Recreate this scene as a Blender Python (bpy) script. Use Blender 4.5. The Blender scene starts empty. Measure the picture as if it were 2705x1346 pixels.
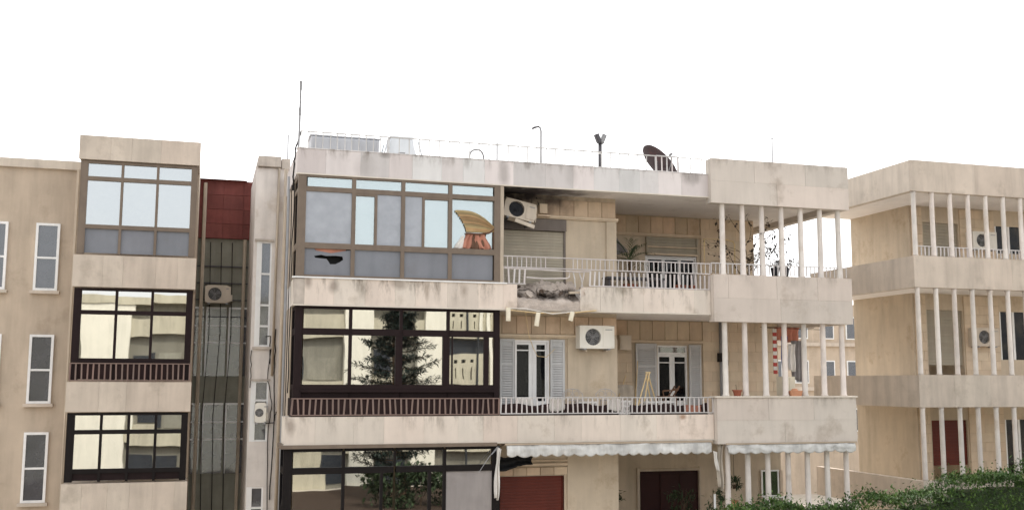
import bpy, bmesh, math, random
from mathutils import Vector, Matrix, noise
random.seed(7)
scene = bpy.context.scene
col = scene.collection
R = math.radians

# ------------------------------------------------------------------ camera
cam_d = bpy.data.cameras.new("camera")
cam = bpy.data.objects.new("camera", cam_d)
col.objects.link(cam)
cam_d.sensor_width = 36.0
cam_d.lens = 36.0 * 2724.05 / 2705.0
cam_d.clip_end = 2000
cam_d.clip_start = 0.1
YAW, PIT, ROL = R(16.534), R(6.939), R(0.191)
fw = Vector((math.sin(YAW) * math.cos(PIT), math.cos(YAW) * math.cos(PIT), math.sin(PIT)))
rt0 = Vector((math.cos(YAW), -math.sin(YAW), 0))
up0 = rt0.cross(fw)
rt = rt0 * math.cos(ROL) + up0 * math.sin(ROL)
up = up0 * math.cos(ROL) - rt0 * math.sin(ROL)
m = Matrix((rt, up, -fw)).transposed().to_4x4()
m.translation = Vector((-6.609, -23.5, 6.2))
cam.matrix_world = m
scene.camera = cam

# ------------------------------------------------------------------ sky, sun, exposure
SUN_EL, SUN_AZ = 48.0, 12.0          # behind the building, a little to the right
w = bpy.data.worlds.new("World")
scene.world = w
w.use_nodes = True
nt = w.node_tree
for n in list(nt.nodes):
    nt.nodes.remove(n)
out = nt.nodes.new("ShaderNodeOutputWorld")
bg = nt.nodes.new("ShaderNodeBackground")
sky = nt.nodes.new("ShaderNodeTexSky")
sky.sky_type = 'NISHITA'
sky.sun_disc = False
sky.sun_elevation = R(SUN_EL)
sky.sun_rotation = R(SUN_AZ)
sky.air_density = 1.0
sky.dust_density = 4.0
sky.ozone_density = 1.0
hs = nt.nodes.new("ShaderNodeHueSaturation")      # high thin white overcast
hs.inputs["Saturation"].default_value = 0.16
hs.inputs["Value"].default_value = 1.0
nt.links.new(sky.outputs[0], hs.inputs["Color"])
veil = nt.nodes.new("ShaderNodeMix")              # even white cloud veil over the clear sky
veil.data_type = 'RGBA'
veil.inputs[0].default_value = 0.5
veil.inputs[7].default_value = (7.0, 7.0, 7.05, 1)
nt.links.new(hs.outputs[0], veil.inputs[6])
nt.links.new(veil.outputs[2], bg.inputs[0])
bg.inputs[1].default_value = 0.15
nt.links.new(bg.outputs[0], out.inputs[0])

sd = bpy.data.lights.new("sun", 'SUN')
sd.energy = 1.5
sd.angle = R(6)
sd.color = (1.0, 0.94, 0.85)
sun = bpy.data.objects.new("sun", sd)
col.objects.link(sun)
sdir = Vector((math.sin(R(SUN_AZ)) * math.cos(R(SUN_EL)), math.cos(R(SUN_AZ)) * math.cos(R(SUN_EL)), math.sin(R(SUN_EL))))
sun.rotation_euler = sdir.to_track_quat('Z', 'Y').to_euler()
sun.location = (0, 30, 40)

scene.view_settings.view_transform = 'Standard'
scene.view_settings.look = 'None'
scene.view_settings.gamma = 1.0
scene.view_settings.use_curve_mapping = False
scene.view_settings.exposure = 1.0
scene.cycles.max_bounces = 10
scene.cycles.diffuse_bounces = 6

# ------------------------------------------------------------------ materials
def lin(c):
    return tuple(((v / 255.) / 12.92 if v / 255. <= .04045 else ((v / 255. + .055) / 1.055) ** 2.4) for v in c)

MATS = {}
def mat(name, rgb, rough=.85, var=.12, scale=2.5, streak=0., rnd=0., bump=0., stain=0., staincol=(70, 62, 55),
        spec=.3, metal=0., soot_shade=None, fine=.0, drips=None):
    """Procedural surface: base colour + blotches, rain streaks, per-piece tint, grime patches, fine relief."""
    M = bpy.data.materials.new(name)
    M.use_nodes = True
    t = M.node_tree
    N, L = t.nodes, t.links
    b = N["Principled BSDF"]
    b.inputs["Roughness"].default_value = rough
    b.inputs["Metallic"].default_value = metal
    b.inputs["Specular IOR Level"].default_value = spec
    geo = N.new("ShaderNodeNewGeometry")
    c = N.new("ShaderNodeRGB")
    c.outputs[0].default_value = (*lin(rgb), 1)
    cur = c.outputs[0]
    def mul(cur, fac_out):
        mx = N.new("ShaderNodeMix"); mx.data_type = 'RGBA'; mx.blend_type = 'MULTIPLY'
        mx.inputs[0].default_value = 1
        L.new(cur, mx.inputs[6]); L.new(fac_out, mx.inputs[7])
        return mx.outputs[2]
    def nz(sc, vec=None, det=4, rough_=.6):
        n = N.new("ShaderNodeTexNoise"); n.inputs["Scale"].default_value = sc
        n.inputs["Detail"].default_value = det; n.inputs["Roughness"].default_value = rough_
        L.new(vec if vec else geo.outputs["Position"], n.inputs["Vector"])
        return n.outputs[0]
    def rng(v, lo, hi, a=.3, bb=.7):
        r = N.new("ShaderNodeMapRange")
        r.inputs[1].default_value = a; r.inputs[2].default_value = bb
        r.inputs[3].default_value = lo; r.inputs[4].default_value = hi
        L.new(v, r.inputs[0]); return r.outputs[0]
    if var:
        cur = mul(cur, rng(nz(scale), 1 - var, 1 + var * .5))
    if fine:
        cur = mul(cur, rng(nz(55, det=2), 1 - fine, 1 + fine * .6))
    if streak:
        mp = N.new("ShaderNodeMapping"); mp.inputs["Scale"].default_value = (2.2, 2.2, .3)
        L.new(geo.outputs["Position"], mp.inputs[0])
        cur = mul(cur, rng(nz(1.6, mp.outputs[0], 5), 1 - streak, 1.04, .32, .58))
    if rnd:
        oi = N.new("ShaderNodeObjectInfo")
        cur = mul(cur, rng(oi.outputs["Random"], 1 - rnd, 1 + rnd * .35, 0, 1))
        wn_ = N.new("ShaderNodeTexWhiteNoise"); wn_.noise_dimensions = '1D'; L.new(oi.outputs["Random"], wn_.inputs["W"])
        mh = N.new("ShaderNodeMix"); mh.data_type = 'RGBA'; L.new(wn_.outputs["Value"], mh.inputs[0])   # pinkish to greyish stones
        mh.inputs[6].default_value = (1 + rnd * .22, 1 - rnd * .08, 1 - rnd * .1, 1); mh.inputs[7].default_value = (1 - rnd * .22, 1, 1 + rnd * .05, 1)
        cur = mul(cur, mh.outputs[2])
    if stain:
        s = rng(nz(1.1, det=7, rough_=.68), 0, stain, .56, .70)
        mx = N.new("ShaderNodeMix"); mx.data_type = 'RGBA'
        L.new(s, mx.inputs[0]); L.new(cur, mx.inputs[6]); mx.inputs[7].default_value = (*lin(staincol), 1)
        cur = mx.outputs[2]
    for (ztop, ln_, amt) in (drips or []):        # weathering runs that start at a ledge and fade below it
        sp = N.new("ShaderNodeSeparateXYZ"); L.new(geo.outputs["Position"], sp.inputs[0])
        g1 = rng(sp.outputs["Z"], 0, 1, ztop - ln_, ztop); g2 = rng(sp.outputs["Z"], 1, 0, ztop + .03, ztop + .04)
        mp = N.new("ShaderNodeMapping"); mp.inputs["Scale"].default_value = (3.3, 3.3, .9); L.new(geo.outputs["Position"], mp.inputs[0])
        nn = rng(nz(1.0, mp.outputs[0], 7, .7), 0, amt, .50, .66)
        m1 = N.new("ShaderNodeMath"); m1.operation = 'MULTIPLY'; L.new(g1, m1.inputs[0]); L.new(g2, m1.inputs[1])
        m2 = N.new("ShaderNodeMath"); m2.operation = 'MULTIPLY'; L.new(m1.outputs[0], m2.inputs[0]); L.new(nn, m2.inputs[1])
        mx = N.new("ShaderNodeMix"); mx.data_type = 'RGBA'
        L.new(m2.outputs[0], mx.inputs[0]); L.new(cur, mx.inputs[6]); mx.inputs[7].default_value = (*lin((104, 92, 80)), 1)
        cur = mx.outputs[2]
    for so in (soot_shade or []):                      # burn marks and stains, plus shade painted into the pits
        ctr, rad, amt, colr = so
        sub = N.new("ShaderNodeVectorMath"); sub.operation = 'SUBTRACT'
        L.new(geo.outputs["Position"], sub.inputs[0]); sub.inputs[1].default_value = ctr
        dv = N.new("ShaderNodeVectorMath"); dv.operation = 'DIVIDE'
        L.new(sub.outputs[0], dv.inputs[0]); dv.inputs[1].default_value = rad
        ln = N.new("ShaderNodeVectorMath"); ln.operation = 'LENGTH'
        L.new(dv.outputs[0], ln.inputs[0])
        ad = N.new("ShaderNodeMath"); ad.operation = 'MULTIPLY_ADD'
        L.new(nz(2.2, det=5), ad.inputs[0]); ad.inputs[1].default_value = 1.3; L.new(ln.outputs["Value"], ad.inputs[2])
        s = rng(ad.outputs[0], amt, 0, 0.95, 1.75)
        mx = N.new("ShaderNodeMix"); mx.data_type = 'RGBA'
        L.new(s, mx.inputs[0]); L.new(cur, mx.inputs[6]); mx.inputs[7].default_value = (*lin(colr), 1)
        cur = mx.outputs[2]
    L.new(cur, b.inputs["Base Color"])
    if bump:
        bp = N.new("ShaderNodeBump"); bp.inputs["Strength"].default_value = bump; bp.inputs["Distance"].default_value = .02
        L.new(nz(38, det=4), bp.inputs["Height"]); L.new(bp.outputs[0], b.inputs["Normal"])
    MATS[name] = M
    return M

def glass(name, refl, tint, body, body_alpha, rough=.012, wob=.05, wscale=1.6):
    """Coated window glass: part mirror, part see-through, part body colour such as dust."""
    M = bpy.data.materials.new(name); M.use_nodes = True
    t = M.node_tree; N, L = t.nodes, t.links
    for n in list(N): N.remove(n)
    o = N.new("ShaderNodeOutputMaterial")
    g = N.new("ShaderNodeBsdfGlossy"); g.inputs["Color"].default_value = (*tint, 1); g.inputs["Roughness"].default_value = rough
    tr = N.new("ShaderNodeBsdfTransparent"); tr.inputs["Color"].default_value = (.62, .62, .58, 1)
    df = N.new("ShaderNodeBsdfDiffuse"); df.inputs["Color"].default_value = (*lin(body), 1)
    geo = N.new("ShaderNodeNewGeometry")
    n1 = N.new("ShaderNodeTexNoise"); n1.inputs["Scale"].default_value = wscale; n1.inputs["Detail"].default_value = 1
    oi = N.new("ShaderNodeObjectInfo")
    va = N.new("ShaderNodeVectorMath"); va.operation = 'ADD'
    L.new(geo.outputs["Position"], va.inputs[0])
    mu = N.new("ShaderNodeVectorMath"); mu.operation = 'SCALE'; mu.inputs[0].default_value = (37, 19, 53)
    L.new(oi.outputs["Random"], mu.inputs[3]); L.new(mu.outputs[0], va.inputs[1])
    L.new(va.outputs[0], n1.inputs["Vector"])
    bp = N.new("ShaderNodeBump"); bp.inputs["Strength"].default_value = wob; bp.inputs["Distance"].default_value = .05
    L.new(n1.outputs[0], bp.inputs["Height"]); L.new(bp.outputs[0], g.inputs["Normal"])
    dn = N.new("ShaderNodeTexNoise"); dn.inputs["Scale"].default_value = 2.4; dn.inputs["Detail"].default_value = 6
    L.new(geo.outputs["Position"], dn.inputs["Vector"])
    mr = N.new("ShaderNodeMapRange"); mr.inputs[1].default_value = .3; mr.inputs[2].default_value = .7
    mr.inputs[3].default_value = body_alpha * .7; mr.inputs[4].default_value = min(1, body_alpha * 1.25)
    L.new(dn.outputs[0], mr.inputs[0])
    m1 = N.new("ShaderNodeMixShader"); L.new(mr.outputs[0], m1.inputs[0]); L.new(tr.outputs[0], m1.inputs[1]); L.new(df.outputs[0], m1.inputs[2])
    m2 = N.new("ShaderNodeMixShader"); m2.inputs[0].default_value = refl
    L.new(m1.outputs[0], m2.inputs[1]); L.new(g.outputs[0], m2.inputs[2]); L.new(m2.outputs[0], o.inputs[0])
    MATS[name] = M
    return M

SOOT_TOP = [((.25, .95, 10.30), (.75, .5, .62), .75, (52, 46, 46)), ((0.6, .7, 10.84), (1.9, 1.2, .6), .95, (34, 28, 31)), ((1.7, .5, 10.90), (1.35, .8, .34), .7, (62, 54, 56))]
mat('stone_fascia', (217, 213, 211), .85, .07, 1.1, .05, .20, .15, .3, (160, 152, 146), drips=[(11.46, .3, .7)], soot_shade=[((a, 0, c), (d, .4, e), f, (140, 134, 130)) for a, c, d, e, f in ((.17, 11.2, .17, .6, .55), (-2.75, 11.42, .16, .1, .8), (-3.2, 11.1, .3, .3, .3), (1.9, 11.3, .2, .4, .3), (5.1, 11.35, .3, .25, .5), (.75, 11.4, .1, .12, .6))])
mat('stone_slab', (221, 210, 198), .85, .09, 1.1, .06, .12, .15, .5, (150, 134, 116), drips=[(8.485, .6, .9), (5.39, .5, .6)], soot_shade=[((a, 0, c), (d, .4, e), f, g) for a, c, d, e, f, g in ((-4.42, 8.42, .1, .2, .6, (112, 98, 88)), (-3.85, 8.32, .14, .2, .6, (112, 100, 90)), (-2.36, 8.42, .22, .16, .55, (120, 106, 94)), (-1.70, 8.25, .07, .28, .5, (128, 110, 94)), (-.80, 8.3, .12, .2, .5, (128, 112, 98)), (4.78, 5.33, .11, .08, .8, (150, 116, 90)), (-4.72, 5.2, .12, .25, .6, (128, 114, 104)), (3.2, 8.42, .22, .14, .5, (130, 120, 104)))])
mat('stone_block', (208, 198, 188), .9, .10, .8, .06, .09, .12, .55, (160, 146, 132), drips=[(11.87, .3, .5), (8.9, .35, .45), (5.82, .35, .45)])
mat('stone_coping', (214, 206, 194), .8, .06, 3, .06)
mat('old_concrete', (190, 180, 170), .95, .2, 3.5, .25, 0, .3, .6, (92, 84, 76))
mat('wall_plaster', (197, 182, 161), .9, .13, 1.1, .12, 0, .15, .55, (152, 132, 106), soot_shade=SOOT_TOP)
mat('wall_block', (213, 195, 171), .9, .11, 2.0, .08, .07, .2, .2, (180, 150, 112))
mat('wall_joint', (190, 168, 138), .95, .1)
mat('frieze_tile', (209, 187, 161), .85, .1, 3, .1, .18, .15, .4, (140, 112, 84), soot_shade=SOOT_TOP)
mat('frieze_joint', (136, 112, 86), .95, .1, soot_shade=SOOT_TOP)
mat('soffit', (236, 231, 226), .95, .07, 1.4, 0, 0, .1, .25, (150, 138, 128), soot_shade=SOOT_TOP)
mat('side_wall', (208, 194, 178), .95, .14, 2.2, .3, 0, .25, .8, (98, 86, 76))
mat('tower_wall', (219, 212, 206), .95, .10, 1.8, .15, 0, .2, .5, (172, 154, 134))
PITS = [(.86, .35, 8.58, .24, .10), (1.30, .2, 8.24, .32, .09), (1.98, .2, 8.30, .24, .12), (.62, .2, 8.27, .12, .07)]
mat('rubble', (196, 184, 174), 1, .22, 5, 0, 0, .6, .6, (120, 104, 94), fine=.2, soot_shade=[((a, b, c), (d * 1.25, .6, e * 1.5), .96, (36, 28, 26)) for a, b, c, d, e in PITS])  # dark hollows of the break are shade painted into the rubble colour
mat('rubble_dark', (92, 80, 72), 1, .4, 7, 0, 0, .6, .8, (36, 30, 28))
mat('frame_taupe', (120, 107, 95), .6, .1, 4, .12, spec=.25)
mat('frame_dark', (36, 25, 26), .6, .15, 4, .1, spec=.15)
mat('frame_black', (28, 24, 24), .6, .15, 4, .1, spec=.15)
mat('panel_bluegrey', (128, 131, 138), .7, .07, 1.8, .06, .05, 0, .25, (120, 116, 116))
mat('board_grey', (152, 146, 144), .8, .08, 2, .12, 0, .1, .3, (112, 106, 104))
mat('white_paint', (234, 234, 233), .55, .06, 4, .06, .06)
mat('rail_white', (204, 199, 197), .55, .08, 4, .1, .14)
mat('rail_brown', (132, 112, 104), .6, .1, 4, .1, .2)
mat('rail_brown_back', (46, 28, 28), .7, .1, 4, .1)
mat('rail_sky', (192, 190, 188), .6, .05, 4)
mat('pillar_paint', (224, 216, 208), .75, .12, 3, .2, .08, .08, .5, (176, 158, 140))
mat('shutter_grey', (196, 196, 196), .65, .07, 3, .1, .04)
mat('shutter_olive', (164, 156, 140), .7, .07, 2, .08, .05, 0, .2, (120, 110, 96))
mat('shutter_box', (112, 104, 98), .8, .12, 3, .1, soot_shade=SOOT_TOP)
mat('shutter_red', (98, 40, 27), .55, .1, 3, .1, .06)
mat('door_red', (46, 15, 13), .5, .12, 2, .06)
mat('ac_white', (226, 222, 212), .5, .05, 3, .07, 0, 0, .15, (170, 150, 124))
mat('ac_beige', (206, 194, 178), .6, .08, 4, .1, 0, 0, .3, (130, 112, 96))
mat('grille_dark', (46, 48, 54), .5, .1, 5)
mat('fan_back', (84, 84, 86), .6, .1, 5)
mat('grille_wire', (146, 146, 146), .5, .1, 5)
mat('fan_blade', (124, 124, 126), .5, .1, 5)
mat('metal_grey', (150, 150, 152), .5, .12, 4, .1)
mat('metal_dark', (82, 80, 84), .5, .15, 4, .1)
mat('tank_grey', (190, 192, 197), .6, .08, 2, .12)
mat('tank_pale', (214, 218, 222), .6, .06, 2, .1)
mat('dish_rust_shade', (66, 54, 54), .95, .2, 3, .15, 0, 0, .5, (92, 52, 46))  # rust patches over a base colour darkened to look backlit
mat('cable_black', (44, 40, 40), .7, .1)
mat('pipe_cream', (190, 176, 158), .7, .12, 3, .2)
mat('blind_tan', (186, 160, 118), .6, .15, 5, 0, .45)
mat('curtain_pink', (188, 132, 112), .9, .16, 4, .15)
mat('cloth_white', (222, 218, 212), .9, .10, 3, .12)
mat('cloth_beige', (196, 186, 172), .95, .15, 4, .25, 0, 0, .5, (150, 140, 128))
mat('awning_cloth', (208, 207, 204), .8, .14, 4, .3, .05, 0, .7, (178, 176, 174))
mat('awning_case', (176, 160, 142), .6, .1, 3, .1)
mat('black_sheet', (15, 15, 16), .6, .2, 4)
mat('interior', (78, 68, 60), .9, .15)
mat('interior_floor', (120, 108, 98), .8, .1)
mat('curtain_pale', (210, 208, 202), .9, .1, 3, .2)
mat('wood_pale', (214, 190, 146), .6, .12, 6, .1)
mat('wood_brown', (104, 76, 58), .6, .15, 6, .1)
mat('terracotta', (148, 88, 68), .85, .12, 5)
mat('terracotta_light', (190, 138, 108), .85, .12, 5)
mat('soil', (60, 46, 36), 1, .2, 9)
mat('leaf_dark', (58, 74, 48), .55, .35, 3, 0, 0)
mat('leaf_mid', (84, 110, 52), .55, .35, 3)
mat('leaf_deep', (62, 88, 42), .55, .35, 3)
mat('leaf_palm', (74, 92, 64), .5, .3, 3)
mat('leaf_climber', (66, 58, 52), .6, .35, 4)
mat('leaf_conifer', (27, 40, 34), .6, .4, 3)
mat('bark', (92, 74, 58), .95, .3, 8, 0, 0, .5)
mat('stem', (86, 72, 58), .9, .2, 6)
mat('chair_paint', (182, 176, 172), .6, .1, 4)
mat('crate_plastic', (228, 226, 224), .5, .06, 4)
mat('towel_red', (178, 82, 76), .95, .1, 6)
mat('towel_blue', (58, 80, 140), .95, .12, 6)
mat('towel_orange', (198, 132, 112), .95, .1, 6)
mat('towel_grey', (136, 132, 132), .95, .12, 6)
mat('cabinet_cream', (232, 224, 204), .6, .06, 4)
mat('neighbor_red', (130, 76, 71), .85, .15, 3, .2, .15, .1, .4, (100, 52, 48))
mat('neighbor_grey', (142, 140, 128), .95, .12, 2.5, .15, .1, .2, .5, (106, 102, 92))
mat('neighbor_stone', (202, 190, 176), .9, .10, 1.6, .14, .08, .15, .4, (140, 128, 114))
mat('neighbor_wall', (190, 174, 156), .9, .10, 1.5, .12, 0, .15, .4, (142, 126, 108))
mat('opposite_cream', (186, 180, 160), .9, .12, .6, .15, 0, .1, .4, (140, 134, 118))
mat('opposite_pier', (222, 218, 203), .9, .05, 1, .06, 0, .1)
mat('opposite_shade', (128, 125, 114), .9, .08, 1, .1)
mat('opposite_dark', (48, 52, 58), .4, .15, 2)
mat('asphalt', (66, 65, 64), .95, .2, 2, 0, 0, .3, .3, (50, 49, 48))
mat('pavement', (168, 160, 150), .95, .12, 2, 0, .06, .2, .3, (120, 112, 104))
mat('bounce_ground', (196, 187, 173), 1, .2, 1, 0, 0, .3)  # pale ground, colour raised to bounce fill light onto the ceilings
mat('roofing', (150, 146, 140), .95, .15, 1.5)
glass('glass_sky', .36, (.86, .97, 1.0), (176, 190, 194), .35, wob=.03)
glass('glass_mirror', .58, (.97, .97, .94), (48, 47, 46), .25, wob=.020, wscale=1.3)
glass('glass_dark', .02, (.9, .95, 1.0), (22, 22, 25), .78, wob=.012)  # dark body colour stands for the unlit room behind the pane
glass('glass_dusty', .10, (.9, .95, 1.0), (158, 161, 168), .97, rough=.15)
glass('glass_tower', .10, (.9, .95, 1.0), (96, 96, 100), .72, rough=.05)
glass('glass_far', .42, (.92, .97, 1.0), (104, 112, 112), .6, wob=.012)

# ------------------------------------------------------------------ mesh helpers
class MB:
    def __init__(s): s.v = []; s.f = []
    def add(s, vs, fs):
        o = len(s.v); s.v += [Vector(p) for p in vs]; s.f += [tuple(i + o for i in f) for f in fs]; return s
    def box(s, x0, x1, y0, y1, z0, z1, mtx=None):
        vs = [Vector((x, y, z)) for z in (z0, z1) for y in (y0, y1) for x in (x0, x1)]
        if mtx is not None: vs = [mtx @ p for p in vs]
        return s.add(vs, [(0, 2, 3, 1), (4, 5, 7, 6), (0, 1, 5, 4), (2, 6, 7, 3), (0, 4, 6, 2), (1, 3, 7, 5)])
    def prism(s, poly, y0, y1):
        """polygon in XZ, thickness along Y"""
        n = len(poly)
        vs = [(x, y0, z) for x, z in poly] + [(x, y1, z) for x, z in poly]
        return s.add(vs, [tuple(range(n))[::-1], tuple(range(n, 2 * n))] + [(i, (i + 1) % n, n + (i + 1) % n, n + i) for i in range(n)])
    def prism_x(s, poly, x0, x1):
        n = len(poly)
        vs = [(x0, y, z) for y, z in poly] + [(x1, y, z) for y, z in poly]
        return s.add(vs, [tuple(range(n)), tuple(range(n, 2 * n))[::-1]] + [(i, n + i, n + (i + 1) % n, (i + 1) % n) for i in range(n)])
    def tube(s, pts, r, n=6, r2=None):
        pts = [Vector(p) for p in pts]; k = len(pts); vs = []; ref = None
        for i, p in enumerate(pts):
            d = (pts[min(i + 1, k - 1)] - pts[max(i - 1, 0)])
            d = d.normalized() if d.length > 1e-9 else Vector((0, 0, 1))
            if ref is None: ref = Vector((1, 0, 0)) if abs(d.x) < .8 else Vector((0, 1, 0))
            a = d.cross(ref).normalized(); b = d.cross(a); ref = b.cross(d) if b.cross(d).length > 1e-6 else ref
            rr = r if r2 is None else r + (r2 - r) * i / max(1, k - 1)
            for j in range(n):
                t = 2 * math.pi * j / n
                vs.append(p + (a * math.cos(t) + b * math.sin(t)) * rr)
        fs = [(i * n + j, i * n + (j + 1) % n, (i + 1) * n + (j + 1) % n, (i + 1) * n + j) for i in range(k - 1) for j in range(n)]
        fs += [tuple(range(n))[::-1], tuple((k - 1) * n + j for j in range(n))]
        return s.add(vs, fs)
    def lathe(s, prof, c=(0, 0, 0), n=14):
        c = Vector(c); vs = []; k = len(prof)
        for r, z in prof:
            for j in range(n):
                t = 2 * math.pi * j / n; vs.append(c + Vector((r * math.cos(t), r * math.sin(t), z)))
        fs = [(i * n + j, i * n + (j + 1) % n, (i + 1) * n + (j + 1) % n, (i + 1) * n + j) for i in range(k - 1) for j in range(n)]
        fs += [tuple(range(n))[::-1], tuple((k - 1) * n + j for j in range(n))]
        return s.add(vs, fs)
    def sheet(s, grid, th):
        """grid[i][j] of points, thickened along its own normals"""
        h = len(grid); wd = len(grid[0]); G = [[Vector(p) for p in row] for row in grid]; top = []; bot = []
        for i in range(h):
            for j in range(wd):
                du = G[i][min(j + 1, wd - 1)] - G[i][max(j - 1, 0)]; dv = G[min(i + 1, h - 1)][j] - G[max(i - 1, 0)][j]
                nn = du.cross(dv); nn = nn.normalized() if nn.length > 1e-9 else Vector((0, 1, 0))
                top.append(G[i][j] + nn * th / 2); bot.append(G[i][j] - nn * th / 2)
        o = h * wd; fs = []
        for i in range(h - 1):
            for j in range(wd - 1):
                a, b, c, d = i * wd + j, i * wd + j + 1, (i + 1) * wd + j + 1, (i + 1) * wd + j
                fs += [(a, b, c, d), (o + d, o + c, o + b, o + a)]
        ring = [j for j in range(wd)] + [i * wd + wd - 1 for i in range(1, h)] + [(h - 1) * wd + j for j in range(wd - 2, -1, -1)] + [i * wd for i in range(h - 2, 0, -1)]
        for a, b in zip(ring, ring[1:] + ring[:1]): fs.append((b, a, o + a, o + b))
        return s.add(top + bot, fs)

WL = {}                                      # world location of every object built
def wloc(o): return WL.get(o.name, Vector((0, 0, 0)))
def place(o, p, parent):
    col.objects.link(o)
    o.location = p - (wloc(parent) if parent else Vector((0, 0, 0)))
    if parent: o.parent = parent
    WL[o.name] = Vector(p)
    return o
def mesh_of(mb, name, mt, smooth=False):
    me = bpy.data.meshes.new(name); me.from_pydata([tuple(p) for p in mb.v], [], mb.f); me.update()
    me.materials.append(MATS[mt])
    if smooth:
        for p in me.polygons: p.use_smooth = True
    return me
def part(name, mb, mt, parent=None, kind=None, label=None, smooth=False, base=False):
    lo = Vector([min(p[i] for p in mb.v) for i in range(3)]); hi = Vector([max(p[i] for p in mb.v) for i in range(3)])
    c = (lo + hi) / 2
    if base or parent is None: c.z = lo.z
    for p in mb.v: p -= c
    bm = bmesh.new()
    me = mesh_of(mb, name, mt, smooth)
    bm.from_mesh(me); bmesh.ops.recalc_face_normals(bm, faces=bm.faces); bm.to_mesh(me); bm.free()
    o = bpy.data.objects.new(name, me)
    if kind: o["kind"] = kind
    if label: o["label"] = label
    return place(o, c, parent)
def inst(name, me, p, parent, rot=None, scale=None):
    o = bpy.data.objects.new(name, me)
    if rot: o.rotation_euler = rot
    if scale: o.scale = scale
    return place(o, Vector(p), parent)
def tag(o, label, cat, group=None):
    o["label"] = label; o["category"] = cat
    if group: o["group"] = group
    return o
def thing(name, loc, label, cat, group=None, kind=None):
    o = bpy.data.objects.new(name, None); o.empty_display_size = .2
    place(o, Vector(loc), None)
    if kind: o["kind"] = kind
    return tag(o, label, cat, group)
def structure(name, mb, mt):
    o = part(name, mb, mt); o["kind"] = "structure"; return o
def boxm(name, mt, sx, sy, sz):
    return mesh_of(MB().box(-sx / 2, sx / 2, -sy / 2, sy / 2, -sz / 2, sz / 2), name, mt)
def holed(mb, x0, x1, y0, y1, z0, z1, holes):
    """wall between y0 and y1 with rectangular openings (hx0,hx1,hz0,hz1)"""
    xs = sorted(set([x0, x1] + [h[0] for h in holes] + [h[1] for h in holes])); xs = [x for x in xs if x0 <= x <= x1]
    for a, b in zip(xs, xs[1:]):
        cuts = sorted([(max(z0, h[2]), min(z1, h[3])) for h in holes if h[0] <= a + 1e-6 and h[1] >= b - 1e-6])
        z = z0
        for c0, c1 in cuts:
            if c0 > z + 1e-6: mb.box(a, b, y0, y1, z, c0)
            z = max(z, c1)
        if z < z1 - 1e-6: mb.box(a, b, y0, y1, z, z1)
    return mb
def panels(parent, x0, x1, z0, z1, yf, wmean, mt, th=.03, gap=.0025, seed=1, name='stone_panel', jitter=.25):
    """facing slabs laid side by side, each a piece of its own"""
    rr = random.Random(seed); x = x0
    while x < x1 - .01:
        wd = wmean * rr.uniform(1 - jitter, 1 + jitter)
        if x1 - (x + wd) < wmean * .45: wd = x1 - x
        mb = MB().box(x + gap / 2, x + wd - gap / 2, yf + rr.uniform(-.0015, .0015), yf + th, z0, z1)
        part(name, mb, mt, parent); x += wd
def railing(parent, name, x0, x1, y, z0, z1, step, bar, mt, rails=(1, 1), gaps=(), depth=.025, seed=3, barname='baluster', railh=.024, bend=0.):
    mb = MB()
    if rails[1]: mb.box(x0, x1, y - .02, y + .02, z1 - railh, z1)
    if rails[0]: mb.box(x0, x1, y - .02, y + .02, z0, z0 + railh)
    r = part(name, mb, mt, parent)
    me = boxm(barname, mt, bar, depth, z1 - z0 - .03)
    rr = random.Random(seed); n = int((x1 - x0) / step)
    for i in range(n + 1):
        x = x0 + bar / 2 + (x1 - x0 - bar) * i / n
        if any(a < x < b for a, b in gaps): continue
        inst(barname, me, (x + rr.uniform(-.006, .006), y + .002, (z0 + z1) / 2), r, (rr.uniform(-.02, .02), rr.uniform(-.03, .03) * (1 + bend), rr.uniform(-.25, .25)))
    return r

# ================================================================== THE GROUND
structure('ground', MB().box(-400, 400, -400, 600, -.5, 0), 'bounce_ground')
structure('road', MB().box(-120, 120, -19.5, -13, -.2, .006), 'asphalt')
structure('pavement', MB().box(-120, 120, -13, -10, -.2, .13), 'pavement')
structure('pavement', MB().box(-120, 120, -22.5, -19.5, -.2, .13), 'pavement')

# ================================================================== THE APARTMENT BUILDING
B = thing('apartment_building', (2.4, 5, 0), 'damaged cream stone apartment building with glazed balconies, railings and white pillars', 'building')
XL, XR = -4.70, 9.65
Z4b, Z4t = 10.876, 11.448           # roof fascia
Z3b, Z3t = 7.885, 8.48              # top balcony edge
Z2b, Z2t = 4.778, 5.385             # middle balcony edge
Z1b, Z1t = 1.75, 2.35               # lower balcony edge

# floors and ceilings
for z0, z1, nm in ((Z4b - .006, 11.30, 'roof_slab'), (Z3b + .012, 8.42, 'floor_slab'), (Z2b + .012, 5.33, 'floor_slab'), (Z1b, 2.30, 'floor_slab')):
    mb = MB()
    if nm == 'floor_slab' and z0 > 7:       # the blast tore a bite out of this edge
        mb.box(XL, .5, .035, 10, z0, z1).box(.5, 2.12, .62, 10, z0, z1).box(2.12, XR - .03, .035, 10, z0, z1)
    else:
        mb.box(XL, XR - .03, .035, 10, z0, z1)
    part(nm, mb, 'soffit', B)
part('roof_surface', MB().box(XL + .1, XR - .1, .25, 9.9, 11.304, 11.33), 'roofing', B)

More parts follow.
